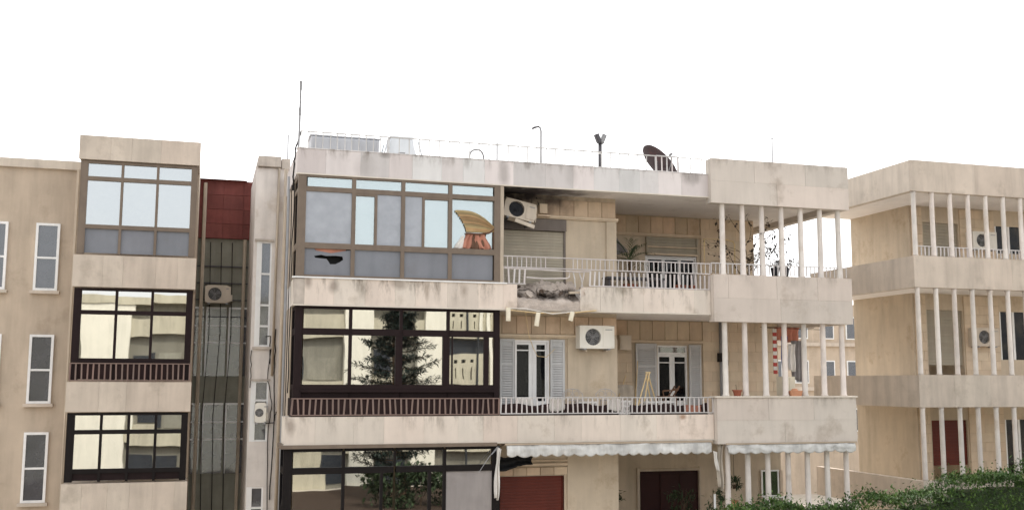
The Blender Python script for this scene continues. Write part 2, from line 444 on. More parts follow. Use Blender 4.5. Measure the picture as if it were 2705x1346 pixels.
# roof fascia with its facing slabs and drip mould
p = part('roof_fascia', MB().box(-4.735, 5.60, .032, .2, Z4b, Z4t - .012).box(-4.735, -4.55, .2, 3.8, Z4b, Z4t - .012), 'stone_fascia', B)
panels(p, -4.74, 5.60, Z4b + .004, Z4t, 0, .66, 'stone_fascia', seed=11)
part('drip_mould', MB().box(-4.76, 5.60, -.025, .03, Z4b - .028, Z4b + .001), 'stone_coping', p)
part('coping', MB().box(-4.75, 5.60, -.012, .22, Z4t + .002, Z4t + .022), 'stone_fascia', p)

# top balcony edge: left part, right part, the broken part in between
p = part('balcony_edge', MB().box(-4.735, .50, .032, .16, Z3b, Z3t - .01).box(-4.735, -4.56, .16, 1.0, Z3b, Z3t - .01), 'stone_slab', B)
part('bare_patch', MB().box(-4.74, -4.50, .004, .032, Z3b + .004, Z3t - .02), 'old_concrete', p)
panels(p, -4.50, .50, Z3b + .004, Z3t, 0, .62, 'stone_slab', seed=5)
part('sill_strip', MB().box(-4.78, .24, -.03, .12, Z3t + .002, Z3t + .035), 'white_paint', p)
part('drip_mould', MB().box(-4.76, .40, -.022, .03, Z3b - .026, Z3b + .001), 'stone_coping', p)
p = part('balcony_edge', MB().box(2.13, 5.61, .032, .16, Z3b, Z3t - .01), 'stone_slab', B)
rr = random.Random(4)
part('stone_panel', MB().prism([(2.10, Z3b + .004), (2.62, Z3b + .004), (2.62, Z3t), (2.30, Z3t - .02), (2.20, Z3t - .12), (2.24, Z3t - .2), (2.10, 8.19)], 0, .03), 'stone_slab', p)
panels(p, 2.625, 5.61, Z3b + .004, Z3t, 0, .68, 'stone_slab', seed=8)
part('drip_mould', MB().box(2.1, 5.61, -.022, .03, Z3b - .026, Z3b + .001), 'stone_coping', p)

# broken edge: a rough face that falls back from the surviving lip
mb = MB(); NX, NV = 64, 22
prof = [(.03, 7.88), (.025, 8.0), (.035, 8.13), (.10, 8.17), (.16, 8.2), (.2, 8.3), (.3, 8.38), (.42, 8.5), (.55, 8.58), (.75, 8.60)]
G = []
for i in range(NX + 1):
    x = .47 + (2.16 - .47) * i / NX
    for j in range(NV + 1):
        t = j / NV * (len(prof) - 1); k = min(int(t), len(prof) - 2); fr = t - k
        y = prof[k][0] * (1 - fr) + prof[k + 1][0] * fr; z = prof[k][1] * (1 - fr) + prof[k + 1][1] * fr
        edge = min(1, (i / NX) * 8, (1 - i / NX) * 8)
        a = max(0, min(1, (t - 1.6) / 1.2))
        nv = noise.fractal(Vector((x * 4.2, y * 5, z * 5)), 1.0, 2.0, 5) + .6 * noise.noise(Vector((x * 11, z * 11, y * 11)))
        pit = sum(math.exp(-((x - pa) / pd) ** 2 - ((z - pc) / pe) ** 2) for pa, pb, pc, pd, pe in PITS)
        G.append((x, y + .34 * pit * a + .15 * a * nv + .014 * noise.noise(Vector((x * 6, z * 9, 1))), z - .16 * a * max(0, math.sin(x * 3.1 - .2)) * (t > 5) + .13 * a * nv - .02 * (1 - a) * max(0, noise.noise(Vector((x * 3, 0, 5))))))
W_ = NV + 1
mb.add(G, [(i * W_ + j, (i + 1) * W_ + j, (i + 1) * W_ + j + 1, i * W_ + j + 1) for i in range(NX) for j in range(NV)])
broken = part('broken_edge', mb, 'rubble', B, label='torn balcony edge with rough broken concrete')
for k in range(9):                                          # bent reinforcing bars and pipes
    x = .55 + k * .19 + rr.uniform(-.04, .04)
    part('rebar', MB().tube([(x, .55, 8.4), (x + rr.uniform(-.05, .05), .2, 8.36), (x + rr.uniform(-.14, .14), .05, 8.28 + rr.uniform(-.06, .14))], .009, 5), 'cable_black', broken)
part('ledge', MB().box(.48, 2.12, .0, .05, 7.87, 7.905), 'old_concrete', broken)

# middle and lower balcony edges
p = part('balcony_edge', MB().box(-4.845, 5.63, .032, .16, Z2b, Z2t - .01).box(-4.845, -4.66, .16, 1.0, Z2b, Z2t - .01), 'stone_slab', B)
panels(p, -4.85, 5.63, Z2b + .004, Z2t, 0, .8, 'stone_slab', seed=21)
part('drip_mould', MB().box(-4.87, 5.63, -.022, .03, Z2b - .026, Z2b + .001), 'stone_coping', p)
p = part('balcony_edge', MB().box(-4.845, 5.63, .032, .16, Z1b, Z1t - .01), 'stone_slab', B)
panels(p, -4.85, 5.63, Z1b + .004, Z1t, 0, .8, 'stone_slab', seed=22)

# the heavier block at the right corner, one parapet a floor
for k, (z0, z1, x0) in enumerate(((10.71, 11.86, 5.60), (7.69, 8.885, 5.62), (4.66, 5.80, 5.645), (1.6, 2.8, 5.65))):
    p = part('corner_parapet', MB().box(x0, XR - .03, -.118, .12, z0, z1 - .012).box(XR - .25, XR - .03, .12, 9.9, z0, z1 - .012), 'stone_block', B)
    zm = z0 + (z1 - z0) * .5
    xs = [x0, x0 + 1.25 + .1 * k, x0 + 2.75, XR]
    if k == 1: xs = [x0, x0 + .42, x0 + 1.8, x0 + 3.0, XR]
    for a, b in zip(xs, xs[1:]):
        part('stone_panel', MB().box(a + .003, b - .003, -.15 + rr.uniform(-.002, .002), -.12, zm + .001, z1), 'stone_block', p)
    ys = [x0, x0 + 1.9, XR]
    for a, b in zip(ys, ys[1:]):
        part('stone_panel', MB().box(a + .003, b - .003, -.15 + rr.uniform(-.002, .002), -.12, z0, zm - .001), 'stone_block', p)
    if k == 2:
        part('coping', MB().box(x0 - .06, XR + .03, -.19, .15, 5.802, 5.835), 'stone_coping', p)

# round white pillars of the corner loggia
prof = [(.085, 0), (.085, .03), (.07, .05), (.062, 1.85), (.075, 1.9), (.075, 1.95)]
for z0, z1 in ((8.885, 10.866), (5.835, 7.893), (2.8, 4.787)):
    h = z1 - z0; pm = mesh_of(MB().lathe([(r * 1.06, z * h / 1.95) for r, z in prof]), 'pillar', 'pillar_paint', True)
    for i in range(7):
        inst('pillar', pm, (5.985 + .57 * i + rr.uniform(-.006, .006), .02, z0), B, (rr.uniform(-.003, .003), rr.uniform(-.004, .004), rr.random() * 6))

# walls behind the balconies, floor by floor
floors = [(8.42, 10.87), (5.33, 7.897), (2.30, 4.79)]
WALL = {}
for k, (z0, z1) in enumerate(floors):
    xe = 8.7 if k == 0 else 9.40
    fh = [[(.39, 2.05, 8.42, 10.0)], [(.74, 1.645, 5.38, 7.20)], [(.39, 1.985, 2.3, 3.89)]][k]
    rh = [[(5.25, 6.86, 8.42, 9.76)], [(5.585, 6.50, 5.33, 7.20)], [(4.93, 6.83, 2.3, 3.78), (9.13, 9.36, 3.0, 3.64)]][k]
    mb = MB(); holed(mb, XL, 3.45, 1.0, 1.22, z0, z1, fh)
    WALL[k, 'f'] = part('wall', mb, 'wall_plaster', B)
    mb = MB().box(3.25, 3.45, 1.22, 3.2, z0, z1); holed(mb, 3.25, xe, 3.2, 3.42, z0, z1, rh)
    WALL[k, 'r'] = part('wall', mb, 'wall_plaster', B)
    part('wall', MB().box(xe - .2, xe, 3.42, 10, z0, z1), 'wall_plaster', B)
part('wall', MB().box(XL + .01, -4.5, 1.24, 10, 0, 10.87), 'side_wall', B)
part('wall', MB().box(XL + .02, 9.4, 9.8, 10.0, 0, 10.87), 'side_wall', B)
part('wall', MB().box(XL + .02, 9.4, .9, 1.1, 0, 2.29), 'wall_plaster', B)
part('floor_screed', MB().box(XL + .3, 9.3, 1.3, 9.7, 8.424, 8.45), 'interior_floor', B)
# rooms: partitions keep the flats dark
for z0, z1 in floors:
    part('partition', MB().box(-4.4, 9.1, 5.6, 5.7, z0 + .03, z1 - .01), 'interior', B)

# friezes of upright facing tiles above doors and windows
def frieze(wall, x0, x1, z0, z1, y, n, mould=True, mx0=None, mx1=None):
    part('frieze_backing', MB().box(x0, x1, y - .012, y + .002, z0, z1), 'frieze_joint', wall)
    wd = (x1 - x0) / n
    me = boxm('tile', 'frieze_tile', wd - .014, .03, z1 - z0 - .014)
    for i in range(n):
        inst('tile', me, (x0 + wd * (i + .5), y - .022 + rr.uniform(-.004, .004), (z0 + z1) / 2), wall, (0, rr.uniform(-.006, .006), 0))
    if mould:
        part('moulding', MB().box(mx0 or x0, mx1 or x1 + .06, y - .085, y + .001, z0 - .055, z0 - .004).box(mx0 or x0, mx1 or x1 + .05, y - .06, y + .001, z0 - .085, z0 - .056), 'wall_block', wall)
frieze(WALL[0, 'f'], .02, 3.44, 10.35, 10.76, 1.0, 9)
frieze(WALL[0, 'r'], 3.9, 6.93, 10.36, 10.84, 3.2, 8)
frieze(WALL[1, 'f'], .02, 3.44, 7.345, 7.80, 1.0, 9, mx1=2.42)
frieze(WALL[1, 'r'], 3.9, 6.95, 7.34, 7.88, 3.2, 8)
frieze(WALL[2, 'f'], .35, 2.1, 3.905, 4.10, 1.0, 5, mould=False)
part('moulding', MB().box(.1, 2.1, .93, 1.001, 4.14, 4.19).box(.1, 2.1, .95, 1.001, 4.24, 4.27), 'wall_block', WALL[2, 'f'])

# coursed stone facing on the loggia walls
def courses(wall, x0, x1, z0, z1, y, bw=.56, bh=.285):
    part('joint_backing', MB().box(x0, x1, y - .006, y + .001, z0, z1), 'wall_joint', wall)
    n = max(1, round((z1 - z0) / bh)); bh = (z1 - z0) / n
    me = boxm('stone_block', 'wall_block', bw - .006, .024, bh - .006); hm = boxm('stone_block', 'wall_block', bw / 2 - .006, .024, bh - .006)
    for i in range(n):
        z = z0 + bh * (i + .5); x = x0
        if i % 2: inst('stone_block', hm, (x + bw / 4, y - .018, z), wall); x += bw / 2
        while x < x1 - .02:
            if x + bw <= x1 + .01: inst('stone_block', me, (x + bw / 2, y - .018 + rr.uniform(-.002, .002), z), wall); x += bw
            else:
                wd = x1 - x
                part('stone_block', MB().box(x + .006, x1 - .006, y - .03, y - .006, z - bh / 2 + .006, z + bh / 2 - .006), 'wall_block', wall); x = x1
courses(WALL[0, 'r'], 6.98, 8.69, 8.45, 10.85, 3.2)
courses(WALL[1, 'r'], 6.98, 9.39, 5.35, 7.89, 3.2)
courses(WALL[1, 'r'], 3.5, 4.8, 5.35, 7.25, 3.2)
part('pilaster', MB().box(3.18, 3.455, .955, 1.0, 8.44, 10.26), 'wall_plaster', WALL[0, 'f'])
part('pilaster', MB().box(2.12, 3.455, .965, 1.0, 5.35, 7.255), 'wall_plaster', WALL[1, 'f'])
part('pilaster', MB().box(2.1, 3.455, .96, 1.0, 2.32, 4.78), 'wall_plaster', WALL[2, 'f'])
part('downpipe', MB().tube([(7.5, 3.09, 5.35), (7.5, 3.09, 7.88)], .045, 8), 'metal_grey', B, smooth=True)
part('wall_lamp', MB().box(7.42, 7.5, 2.98, 3.16, 6.75, 7.0).lathe([(.03, 0), (.07, .06), (.07, .2), (.02, .28)], (7.62, 3.02, 6.6), 8), 'cable_black', B)

# ------------------------------------------------------------------ roller shutters
def roller(x0, x1, z0, z1, y, mt, step=.075, box=None, boxmt=None, rail=True):
    s = part('roller_shutter', MB().box(x0, x1, y + .03, y + .04, z0, z1), mt, B)
    me = mesh_of(MB().prism_x([(-.012, -step / 2 + .002), (.012, -step / 2 + .002), (.012, step / 2 - .002), (-.009, step / 2 - .002), (-.014, 0)], -(x1 - x0) / 2, (x1 - x0) / 2), 'slat', mt)
    n = int((z1 - z0) / step)
    for i in range(n):
        inst('slat', me, ((x0 + x1) / 2, y + .016, z1 - step * (i + .5)), s)
    for a_ in ((x0 - .05, x1) if rail else ()): part('guide_rail', MB().box(a_, a_ + .05, y - .03, y + .05, z0, z1), boxmt or mt, s)
    if box: part('shutter_box', MB().box(x0 - .05, x1 + .05, y - .09, y + .03, box[0], box[1]).box(x0 - .05, x1 + .05, y - .1, y - .09, box[0], box[0] + .03), boxmt or mt, s)
    return s
roller(.44, 2.02, 8.46, 9.94, .985, 'shutter_olive', box=(9.95, 10.24), boxmt='shutter_box')
s = roller(5.30, 6.81, 9.76, 10.25, 3.14, 'shutter_olive', .08)
part('end_bar', MB().box(5.28, 6.83, 3.08, 3.14, 9.74, 9.79).box(5.28, 6.83, 3.09, 3.13, 9.96, 9.99), 'wall_block', s)
roller(.40, 1.975, 2.35, 3.885, 1.03, 'shutter_red', .075)
s = part('front_door', MB().box(4.98, 6.79, 3.25, 3.3, 2.32, 3.73), 'door_red', B)
for i in range(3):
    part('door_panel', MB().box(5.04 + .59 * i, 5.55 + .59 * i, 3.225, 3.25, 2.45, 3.66), 'door_red', s)
part('door_frame', MB().box(4.90, 4.98, 3.13, 3.3, 2.32, 3.83).box(6.79, 6.84, 3.15, 3.3, 2.32, 3.83).box(4.98, 6.79, 3.16, 3.3, 3.735, 3.80), 'pipe_cream', s)

# ------------------------------------------------------------------ French doors and louvred shutters
def french(x0, x1, z0, z1, y, leaves, transom=None, bar=None, mt='white_paint', curtain=None):
    mb = MB().box(x0, x0 + .045, y, y + .12, z0, z1).box(x1 - .045, x1, y, y + .12, z0, z1).box(x0 + .045, x1 - .045, y, y + .12, z1 - .05, z1)
    if transom: mb.box(x0 + .045, x1 - .045, y, y + .12, transom - .03, transom + .03)
    d = part('french_door', mb, mt, B)
    top = (transom - .032) if transom else z1 - .052
    for (a, b, pa, pb) in leaves:
        part('door_leaf', MB().box(a, pa, y + .03, y + .08, z0 + .03, top).box(pb, b, y + .03, y + .08, z0 + .03, top).box(pa, pb, y + .03, y + .08, top - .06, top).box(pa, pb, y + .03, y + .08, z0 + .03, z0 + .3), mt, d)
        part('pane', MB().box(pa, pb, y + .05, y + .056, z0 + .3, top - .06), 'glass_dark', d)
        if bar: part('glazing_bar', MB().box(pa, pb, y + .035, y + .075, bar - .015, bar + .015), mt, d)
    if transom: part('pane', MB().box(x0 + .05, x1 - .05, y + .05, y + .056, transom + .03, z1 - .05), 'glass_far', d)
    if curtain:
        for a, b in curtain:
            g = [[(a + (b - a) * j / 16, y + .2 + .03 * math.sin(j * 1.9), z) for j in range(17)] for z in (z0 + .1, z1 - .1)]
            part('curtain', MB().sheet(g, .006), 'curtain_pale', d)
    return d
french(.75, 1.64, 5.40, 7.20, 1.0, [(.76, 1.20, .80, 1.115), (1.205, 1.63, 1.315, 1.54)], None, 6.95, curtain=[(1.30, 1.62)])
french(5.585, 6.50, 5.36, 7.20, 3.22, [(5.60, 6.045, 5.655, 5.97), (6.05, 6.49, 6.13, 6.45)], 6.97, 6.72)
d = french(5.26, 6.85, 8.45, 9.74, 3.22, [(5.30, 5.82, 5.35, 5.78), (5.82, 6.32, 5.87, 6.28), (6.32, 6.82, 6.37, 6.77)], None, None, curtain=[(5.5, 5.8), (6.0, 6.3)])
def louvre(x0, x1, z0, z1, y, step=.06, tilt=0., name='shutter'):
    fr = .05
    s = part(name, MB().box(x0, x0 + fr, y, y + .04, z0, z1).box(x1 - fr, x1, y, y + .04, z0, z1).box(x0 + fr, x1 - fr, y, y + .04, z0, z0 + .07).box(x0 + fr, x1 - fr, y, y + .04, z1 - .06, z1).box(x0 + fr, x1 - fr, y, y + .04, (z0 + z1) / 2 + .28, (z0 + z1) / 2 + .33).box(x0 + fr, x1 - fr, y + .034, y + .038, z0 + .07, z1 - .06), 'shutter_grey', B)
    me = boxm('slat', 'shutter_grey', x1 - x0 - 2 * fr, .008, step * 1.15)
    n = int((z1 - z0 - .14) / step)
    for i in range(n):
        inst('slat', me, ((x0 + x1) / 2, y + .016, z0 + .1 + step * i), s, (R(-32), 0, 0))
    return s
louvre(.355, .725, 5.40, 7.22, .95)
louvre(1.66, 2.035, 5.40, 7.22, .95)
s = louvre(6.53, 6.90, 5.36, 7.22, 3.12)
s = louvre(4.9, 5.53, 5.36, 7.24, 3.12)

# ------------------------------------------------------------------ glazed balconies
def glazed(name, mt, bars, panes, label):
    mb = MB()
    for b in bars: mb.box(*b)
    g = part('glazed_balcony', mb, mt, B, label=label)
    for nm, pm, x0, x1, y, z0, z1 in panes:
        o = part(nm, MB().box(x0, x1, y, y + .006, z0, z1), pm, g)
        if nm == 'pane': o.rotation_euler = (rr.uniform(-.005, .005), 0, rr.uniform(-.008, .008))
    return g
y0, y1 = -.01, .09
V = [-3.435, -2.285, -1.155]
bars = [(-4.70, -4.52, y0, y1, 8.515, 10.85), (-.075, .07, y0, y1, 8.515, 10.85), (-4.52, -.075, y0, y1, 10.80, 10.85)]
xs = [-4.52] + V + [-.075]
for a, b in zip(xs, xs[1:]):
    a2 = a + (.045 if a in V else 0); b2 = b - (.045 if b in V else 0)
    bars += [(a2, b2, y0 + .004, y1, 10.47, 10.58), (a2, b2, y0 + .004, y1, 9.16, 9.29), (a2, b2, y0 + .004, y1, 8.515, 8.56)]
for v in V: bars.append((v - .045, v + .045, y0 + .002, y1, 8.515, 10.80))
bars += [(-2.95, -2.89, .0, .07, 9.29, 10.47), (-1.83, -1.77, .0, .07, 9.29, 10.47), (-3.39, -2.95, .0, .06, 10.42, 10.47), (-1.77, -1.2, .0, .06, 10.42, 10.47)]
bars += [(-4.70, -4.63, .09, .17, 8.515, 10.85), (-4.70, -4.63, .93, .995, 8.515, 10.85), (-4.70, -4.64, .17, .93, 10.78, 10.85), (-4.70, -4.64, .17, .93, 10.47, 10.56), (-4.70, -4.64, .17, .93, 9.16, 9.29), (-4.70, -4.64, .17, .93, 8.515, 8.56)]
panes = []
for a, b in zip(xs, xs[1:]):
    panes.append(('pane', 'glass_sky', a + .03, b - .03, .04, 10.57, 10.81))
panes += [('pane', 'glass_dusty', -4.53, -3.46, .035, 9.28, 10.48), ('pane', 'glass_sky', -3.40, -2.94, .05, 9.28, 10.43),
          ('pane', 'glass_dusty', -2.90, -2.33, .03, 9.28, 10.48), ('pane', 'glass_dusty', -2.24, -1.82, .03, 9.28, 10.48),
          ('pane', 'glass_sky', -1.78, -1.19, .05, 9.28, 10.43), ('pane', 'glass_sky', -1.11, -.06, .085, 9.28, 10.48)]
for a, b in list(zip(xs, xs[1:]))[1:]:
    panes.append(('infill_panel', 'panel_bluegrey', a + .03, b - .03, .035, 8.55, 9.17))
g3 = glazed('g3', 'frame_taupe', bars, panes, 'taupe framed top floor glazing with grey panes')
for nm, a in (('pane', (10.55, 10.79)), ('pane', (9.28, 10.48)), ('pane', (8.55, 9.17))):
    part(nm, MB().box(-4.672, -4.666, .16, .94, a[0], a[1]), 'glass_dark', g3)
# infill panel with the hole punched through it
mb = bmesh.new()
outer = [(-4.53, 8.55), (-3.45, 8.55), (-3.45, 9.155), (-3.60, 9.13), (-3.92, 9.065), (-4.27, 9.115), (-4.30, 9.155), (-4.53, 9.155)]
hole = [(-4.305, 8.989), (-4.146, 9.022), (-4.039, 8.999), (-3.82, 9.01), (-3.665, 8.999), (-3.645, 8.925), (-3.72, 8.87), (-3.822, 8.817), (-3.942, 8.813), (-3.975, 8.87), (-4.025, 8.932), (-4.15, 8.94), (-4.277, 8.95)]
for loop in (outer, hole):
    vs = [mb.verts.new((x, .035, z)) for x, z in loop]
    for a, b in zip(vs, vs[1:] + vs[:1]): mb.edges.new((a, b))
bmesh.ops.triangle_fill(mb, use_beauty=True, edges=mb.edges[:])
r_ = bmesh.ops.extrude_face_region(mb, geom=mb.faces[:])
bmesh.ops.translate(mb, verts=[v for v in r_['geom'] if isinstance(v, bmesh.types.BMVert)], vec=(0, .012, 0))
bmesh.ops.recalc_face_normals(mb, faces=mb.faces[:])
me = bpy.data.meshes.new('infill_panel'); mb.to_mesh(me); mb.free(); me.materials.append(MATS['panel_bluegrey'])
me.transform(Matrix.Translation((4, -.035, -8.85)))
o = inst('infill_panel', me, (-4, .035, 8.85), g3); o["label"] = 'blue grey panel with a black jagged hole'
part('torn_lining', MB().prism([(-4.3, 9.16), (-4.25, 9.11), (-3.92, 9.05), (-3.6, 9.12), (-3.58, 9.16)], .055, .065), 'curtain_pink', g3)
part('shade_backing', MB().box(-4.6, .0, .22, .24, 8.46, 9.2), 'black_sheet', g3)  # black sheet added as the darkness inside the punched hole
part('wall_duct', MB().box(.075, .16, .0, .12, 8.50, 10.85), 'pipe_cream', B)

# middle floor glazing, dark brown with mirror glass
y0, y1 = .10, .20
xs = [-4.51, -3.43, -2.265, -1.15, -.03]
bars = [(-4.68, -4.51, y0, y1, 5.40, 7.86), (-.03, .10, y0, y1, 5.40, 7.86)]
for a, b in zip(xs, xs[1:]):
    a2 = a + (.035 if a != xs[0] else 0); b2 = b - (.035 if b != xs[-1] else 0)
    bars += [(a2, b2, y0 + .004, y1, 7.80, 7.86), (a2, b2, y0 - .02, y1, 7.215, 7.36), (a2, b2, y0 + .004, y1, 5.98, 6.10)]
for v in xs[1:-1]: bars.append((v - .035, v + .035, y0 + .002, y1, 5.98, 7.86))
bars += [(-4.51, -.03, y0 - .03, y0 + .06, 5.93, 5.98), (-2.39, -2.30, y0 - .015, y1 - .01, 6.10, 7.215), (-1.27, -1.185, y0 - .015, y1 - .01, 6.10, 7.215), (-1.06, -1.03, y0 + .02, y1, 6.10, 7.215), (-.28, -.16, y0 + .01, y1, 6.10, 7.215)]
bars += [(-4.68, -4.61, .20, .28, 5.40, 7.86), (-4.68, -4.61, .93, .995, 5.40, 7.86), (-4.68, -4.62, .28, .93, 7.78, 7.86), (-4.68, -4.62, .28, .93, 7.21, 7.36), (-4.68, -4.62, .28, .93, 5.98, 6.10)]
panes = []
for a, b in zip(xs, xs[1:]):
    panes += [('pane', 'glass_mirror', a + .025, b - .025, .15, 7.355, 7.81), ('pane', 'glass_mirror', a + .025, b - .025, .15, 6.095, 7.22), ('infill_panel', 'frame_dark', a - .01, b + .01, .15, 5.40, 5.975)]
g2 = glazed('g2', 'frame_dark', bars, panes, 'dark brown framed middle floor glazing with mirror panes')
part('pane', MB().box(-4.652, -4.646, .27, .94, 6.09, 7.79), 'glass_dark', g2)
part('infill_panel', MB().box(-4.655, -4.645, .27, .94, 5.40, 5.985), 'frame_dark', g2)

# lower floor glazing
y0, y1 = .04, .14
xs = [-4.66, -3.53, -2.375, -1.215, -.085]
bars = [(-4.85, -4.66, y0, y1, 2.36, 4.68), (-.085, .10, y0, y1, 2.36, 4.70)]
for a, b in zip(xs, xs[1:]):
    a2 = a + (.03 if a != xs[0] else 0); b2 = b - (.03 if b != xs[-1] else 0)
    bars += [(a2, b2, y0 + .004, y1, 4.62, 4.68), (a2, b2, y0 - .01, y1, 4.13, 4.27), (a2, b2, y0 + .004, y1, 2.36, 2.9)]
for v in (xs[1], xs[3]): bars.append((v - .035, v + .035, y0 + .002, y1, 2.36, 4.62))
bars += [(-2.40, -2.35, y0 + .002, y1, 4.27, 4.62), (-2.70, -2.64, y0 - .01, y1, 2.9, 4.13), (-1.60, -1.53, y0 - .01, y1, 2.9, 4.13)]
bars += [(-4.85, -4.78, .14, .22, 2.36, 4.68), (-4.85, -4.78, .93, .995, 2.36, 4.68), (-4.85, -4.79, .22, .93, 4.13, 4.27)]
panes = []
for i, (a, b) in enumerate(zip(xs, xs[1:])):
    panes.append(('pane', 'glass_mirror', a + .025, b - .025, .09, 4.26, 4.63))
    if i < 3: panes.append(('pane', 'glass_mirror', a + .025, b - .025, .09, 2.88, 4.14))
    else: panes.append(('board', 'board_grey', a + .03, b - .005, .06, 2.88, 4.135))
g1 = glazed('g1', 'frame_black', bars, panes, 'black framed lower glazing with one boarded pane')
part('top_rail', MB().box(-4.93, .0, -.07, .06, 4.692, 4.772).box(-4.93, -4.80, .06, 1.0, 4.692, 4.772), 'frame_taupe', g1)
part('pane', MB().box(-4.822, -4.816, .21, .94, 2.9, 4.65), 'glass_dark', g1)

# ------------------------------------------------------------------ railings
railing(B, 'railing', .14, 5.62, .03, 8.885, 9.17, .117, .018, 'rail_white', gaps=[(1.30, 1.83)], seed=31)
railing(B, 'railing', .14, .72, .03, 8.49, 8.872, .118, .04, 'rail_white', rails=(1, 0), seed=32, bend=1.5)
railing(B, 'railing', 2.35, 5.60, .03, 8.49, 8.872, .118, .04, 'rail_white', rails=(1, 0), gaps=[(2.75, 2.85)], seed=33, bend=1.5)
part('bent_rail', MB().tube([(.14, .03, 8.87), (.7, .03, 8.86), (1.0, .02, 8.86), (1.5, -.02, 8.84), (1.82, -.04, 8.83), (1.80, -.05, 8.69), (1.74, -.04, 8.66), (1.2, .0, 8.64), (.74, .03, 8.66)], .018, 6), 'rail_white', B)
part('bent_rail', MB().tube([(1.75, -.02, 8.84), (2.0, .0, 8.83), (2.4, .03, 8.86)], .018, 6), 'rail_white', B)
for x, dx in ((1.93, .03), (2.08, .05), (2.22, -.04)):
    part('bent_baluster', MB().tube([(x, .03, 8.84), (x + dx, .0, 8.66), (x + dx * 2, .03, 8.46)], .016, 5), 'rail_white', B)
railing(B, 'railing', 5.63, 9.6, .0, 8.905, 9.19, .117, .020, 'rail_white', rails=(0, 1), seed=34)
railing(B, 'railing', .10, 5.64, .03, 5.42, 5.815, .128, .031, 'rail_white', seed=35, bend=1)
r2 = railing(B, 'railing', -4.72, .085, .03, 5.41, 5.80, .128, .038, 'rail_brown', seed=36, bend=1.5)
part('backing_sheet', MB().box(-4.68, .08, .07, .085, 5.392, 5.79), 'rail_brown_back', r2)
part('side_panel', MB().box(-4.72, -4.70, .05, .98, 5.40, 5.79), 'frame_dark', r2)
# roof railing
railing(B, 'roof_railing', -4.66, -2.62, .28, 11.47, 11.925, .165, .022, 'rail_sky', rails=(0, 1), seed=37, depth=.02, railh=.022)
railing(B, 'roof_railing', -2.61, 4.28, .28, 11.47, 11.925, .24, .022, 'rail_sky', rails=(0, 1), seed=38, depth=.02, railh=.024)
railing(B, 'roof_railing', 4.285, 4.90, .28, 11.47, 11.935, .145, .028, 'rail_white', rails=(0, 1), seed=39, depth=.02, railh=.03)
railing(B, 'roof_railing', 4.905, 5.59, .28, 11.47, 11.925, .24, .022, 'rail_sky', rails=(0, 1), seed=40, depth=.016, railh=.018)
part('railing_post', MB().tube([(.06, .28, 11.47), (.06, .28, 11.97)], .02, 6), 'metal_grey', B)

# ------------------------------------------------------------------ stair tower at the left
holes = [(-5.40, -5.02, 7.05, 9.76), (-5.44, -5.0, 4.65, 6.17), (-5.46, -5.05, 2.4, 3.52)]
mb = holed(MB(), -5.48, -4.705, 3.8, 4.05, 0, 11.70, holes); mb.box(-5.48, -5.25, 4.05, 9.9, 0, 11.70).box(-5.25, -4.705, 4.6, 4.7, 0, 11.70)
tw = part('stair_tower', mb, 'tower_wall', B)
part('parapet', MB().box(-5.44, -4.86, 3.68, 9.9, 11.73, 12.0).box(-5.40, -4.71, 3.82, 9.8, 11.702, 11.73), 'old_concrete', tw)
part('parapet', MB().box(-4.84, -4.62, 3.75, 9.9, 11.70, 11.97), 'old_concrete', tw)
def strip_window(x0, x1, z0, z1, cuts):
    mb = MB().box(x0, x0 + .13, 3.80, 3.9, z0, z1).box(x1 - .04, x1, 3.82, 3.9, z0, z1)
    zs = [z0] + cuts + [z1]
    for z in zs[1:-1]: mb.box(x0 + .13, x1 - .04, 3.82, 3.9, z - .025, z + .025)
    mb.box(x0 + .13, x1 - .04, 3.82, 3.9, z0, z0 + .04).box(x0 + .13, x1 - .04, 3.82, 3.9, z1 - .04, z1)
    wd = part('strip_window', mb, 'white_paint', B)
    for a, b in zip(zs, zs[1:]):
        part('pane', MB().box(x0 + .12, x1 - .03, 3.86, 3.866, a + .02, b - .02), 'glass_tower', wd)
        part('curtain', MB().sheet([[(x0 + .12 + (x1 - x0 - .16) * j / 12, 3.97 + .018 * math.sin(j * 2.1), z) for j in range(13)] for z in (a + .02, b - .02)], .005), 'curtain_pale', wd)
strip_window(-5.40, -5.02, 7.05, 9.76, [7.57, 8.11, 8.92])
strip_window(-5.44, -5.0, 4.65, 6.17, [5.15, 5.68])
strip_window(-5.46, -5.05, 2.4, 3.52, [3.0])
part('window_sill', MB().box(-5.44, -4.98, 3.72, 3.8, 6.98, 7.04), 'old_concrete', tw)
part('window_lintel', MB().box(-5.46, -4.98, 3.74, 3.8, 9.77, 9.82), 'old_concrete', tw)
part('window_lintel', MB().box(-5.46, -4.96, 3.74, 3.8, 6.18, 6.22), 'old_concrete', tw)
# pipes and cables down the side
part('downpipe', MB().tube([(-4.93, 3.72, 6.3), (-4.90, 3.72, 11.7)], .035, 7), 'pipe_cream', B, smooth=True)
part('downpipe', MB().tube([(-4.76, 3.3, .0), (-4.75, 3.3, 8.0), (-4.75, 3.3, 11.6)], .05, 7), 'pipe_cream', B, smooth=True)
part('downpipe', MB().tube([(-4.76, 2.2, .0), (-4.75, 2.2, 11.2)], .04, 7), 'metal_grey', B, smooth=True)
def cable(pts, r=.012):
    P = []
    for a, b in zip(pts, pts[1:]):
        a, b = Vector(a), Vector(b)
        for i in range(6): P.append(a.lerp(b, i / 6) + Vector((rr.uniform(-.012, .012), 0, 0)))
    P.append(Vector(pts[-1])); part('cable', MB().tube(P, r, 5), 'cable_black', B)
cable([(-4.98, 3.76, 7.0), (-5.03, 3.76, 6.2), (-4.90, 3.76, 5.6), (-4.99, 3.76, 4.9), (-4.92, 3.76, 2.5)])
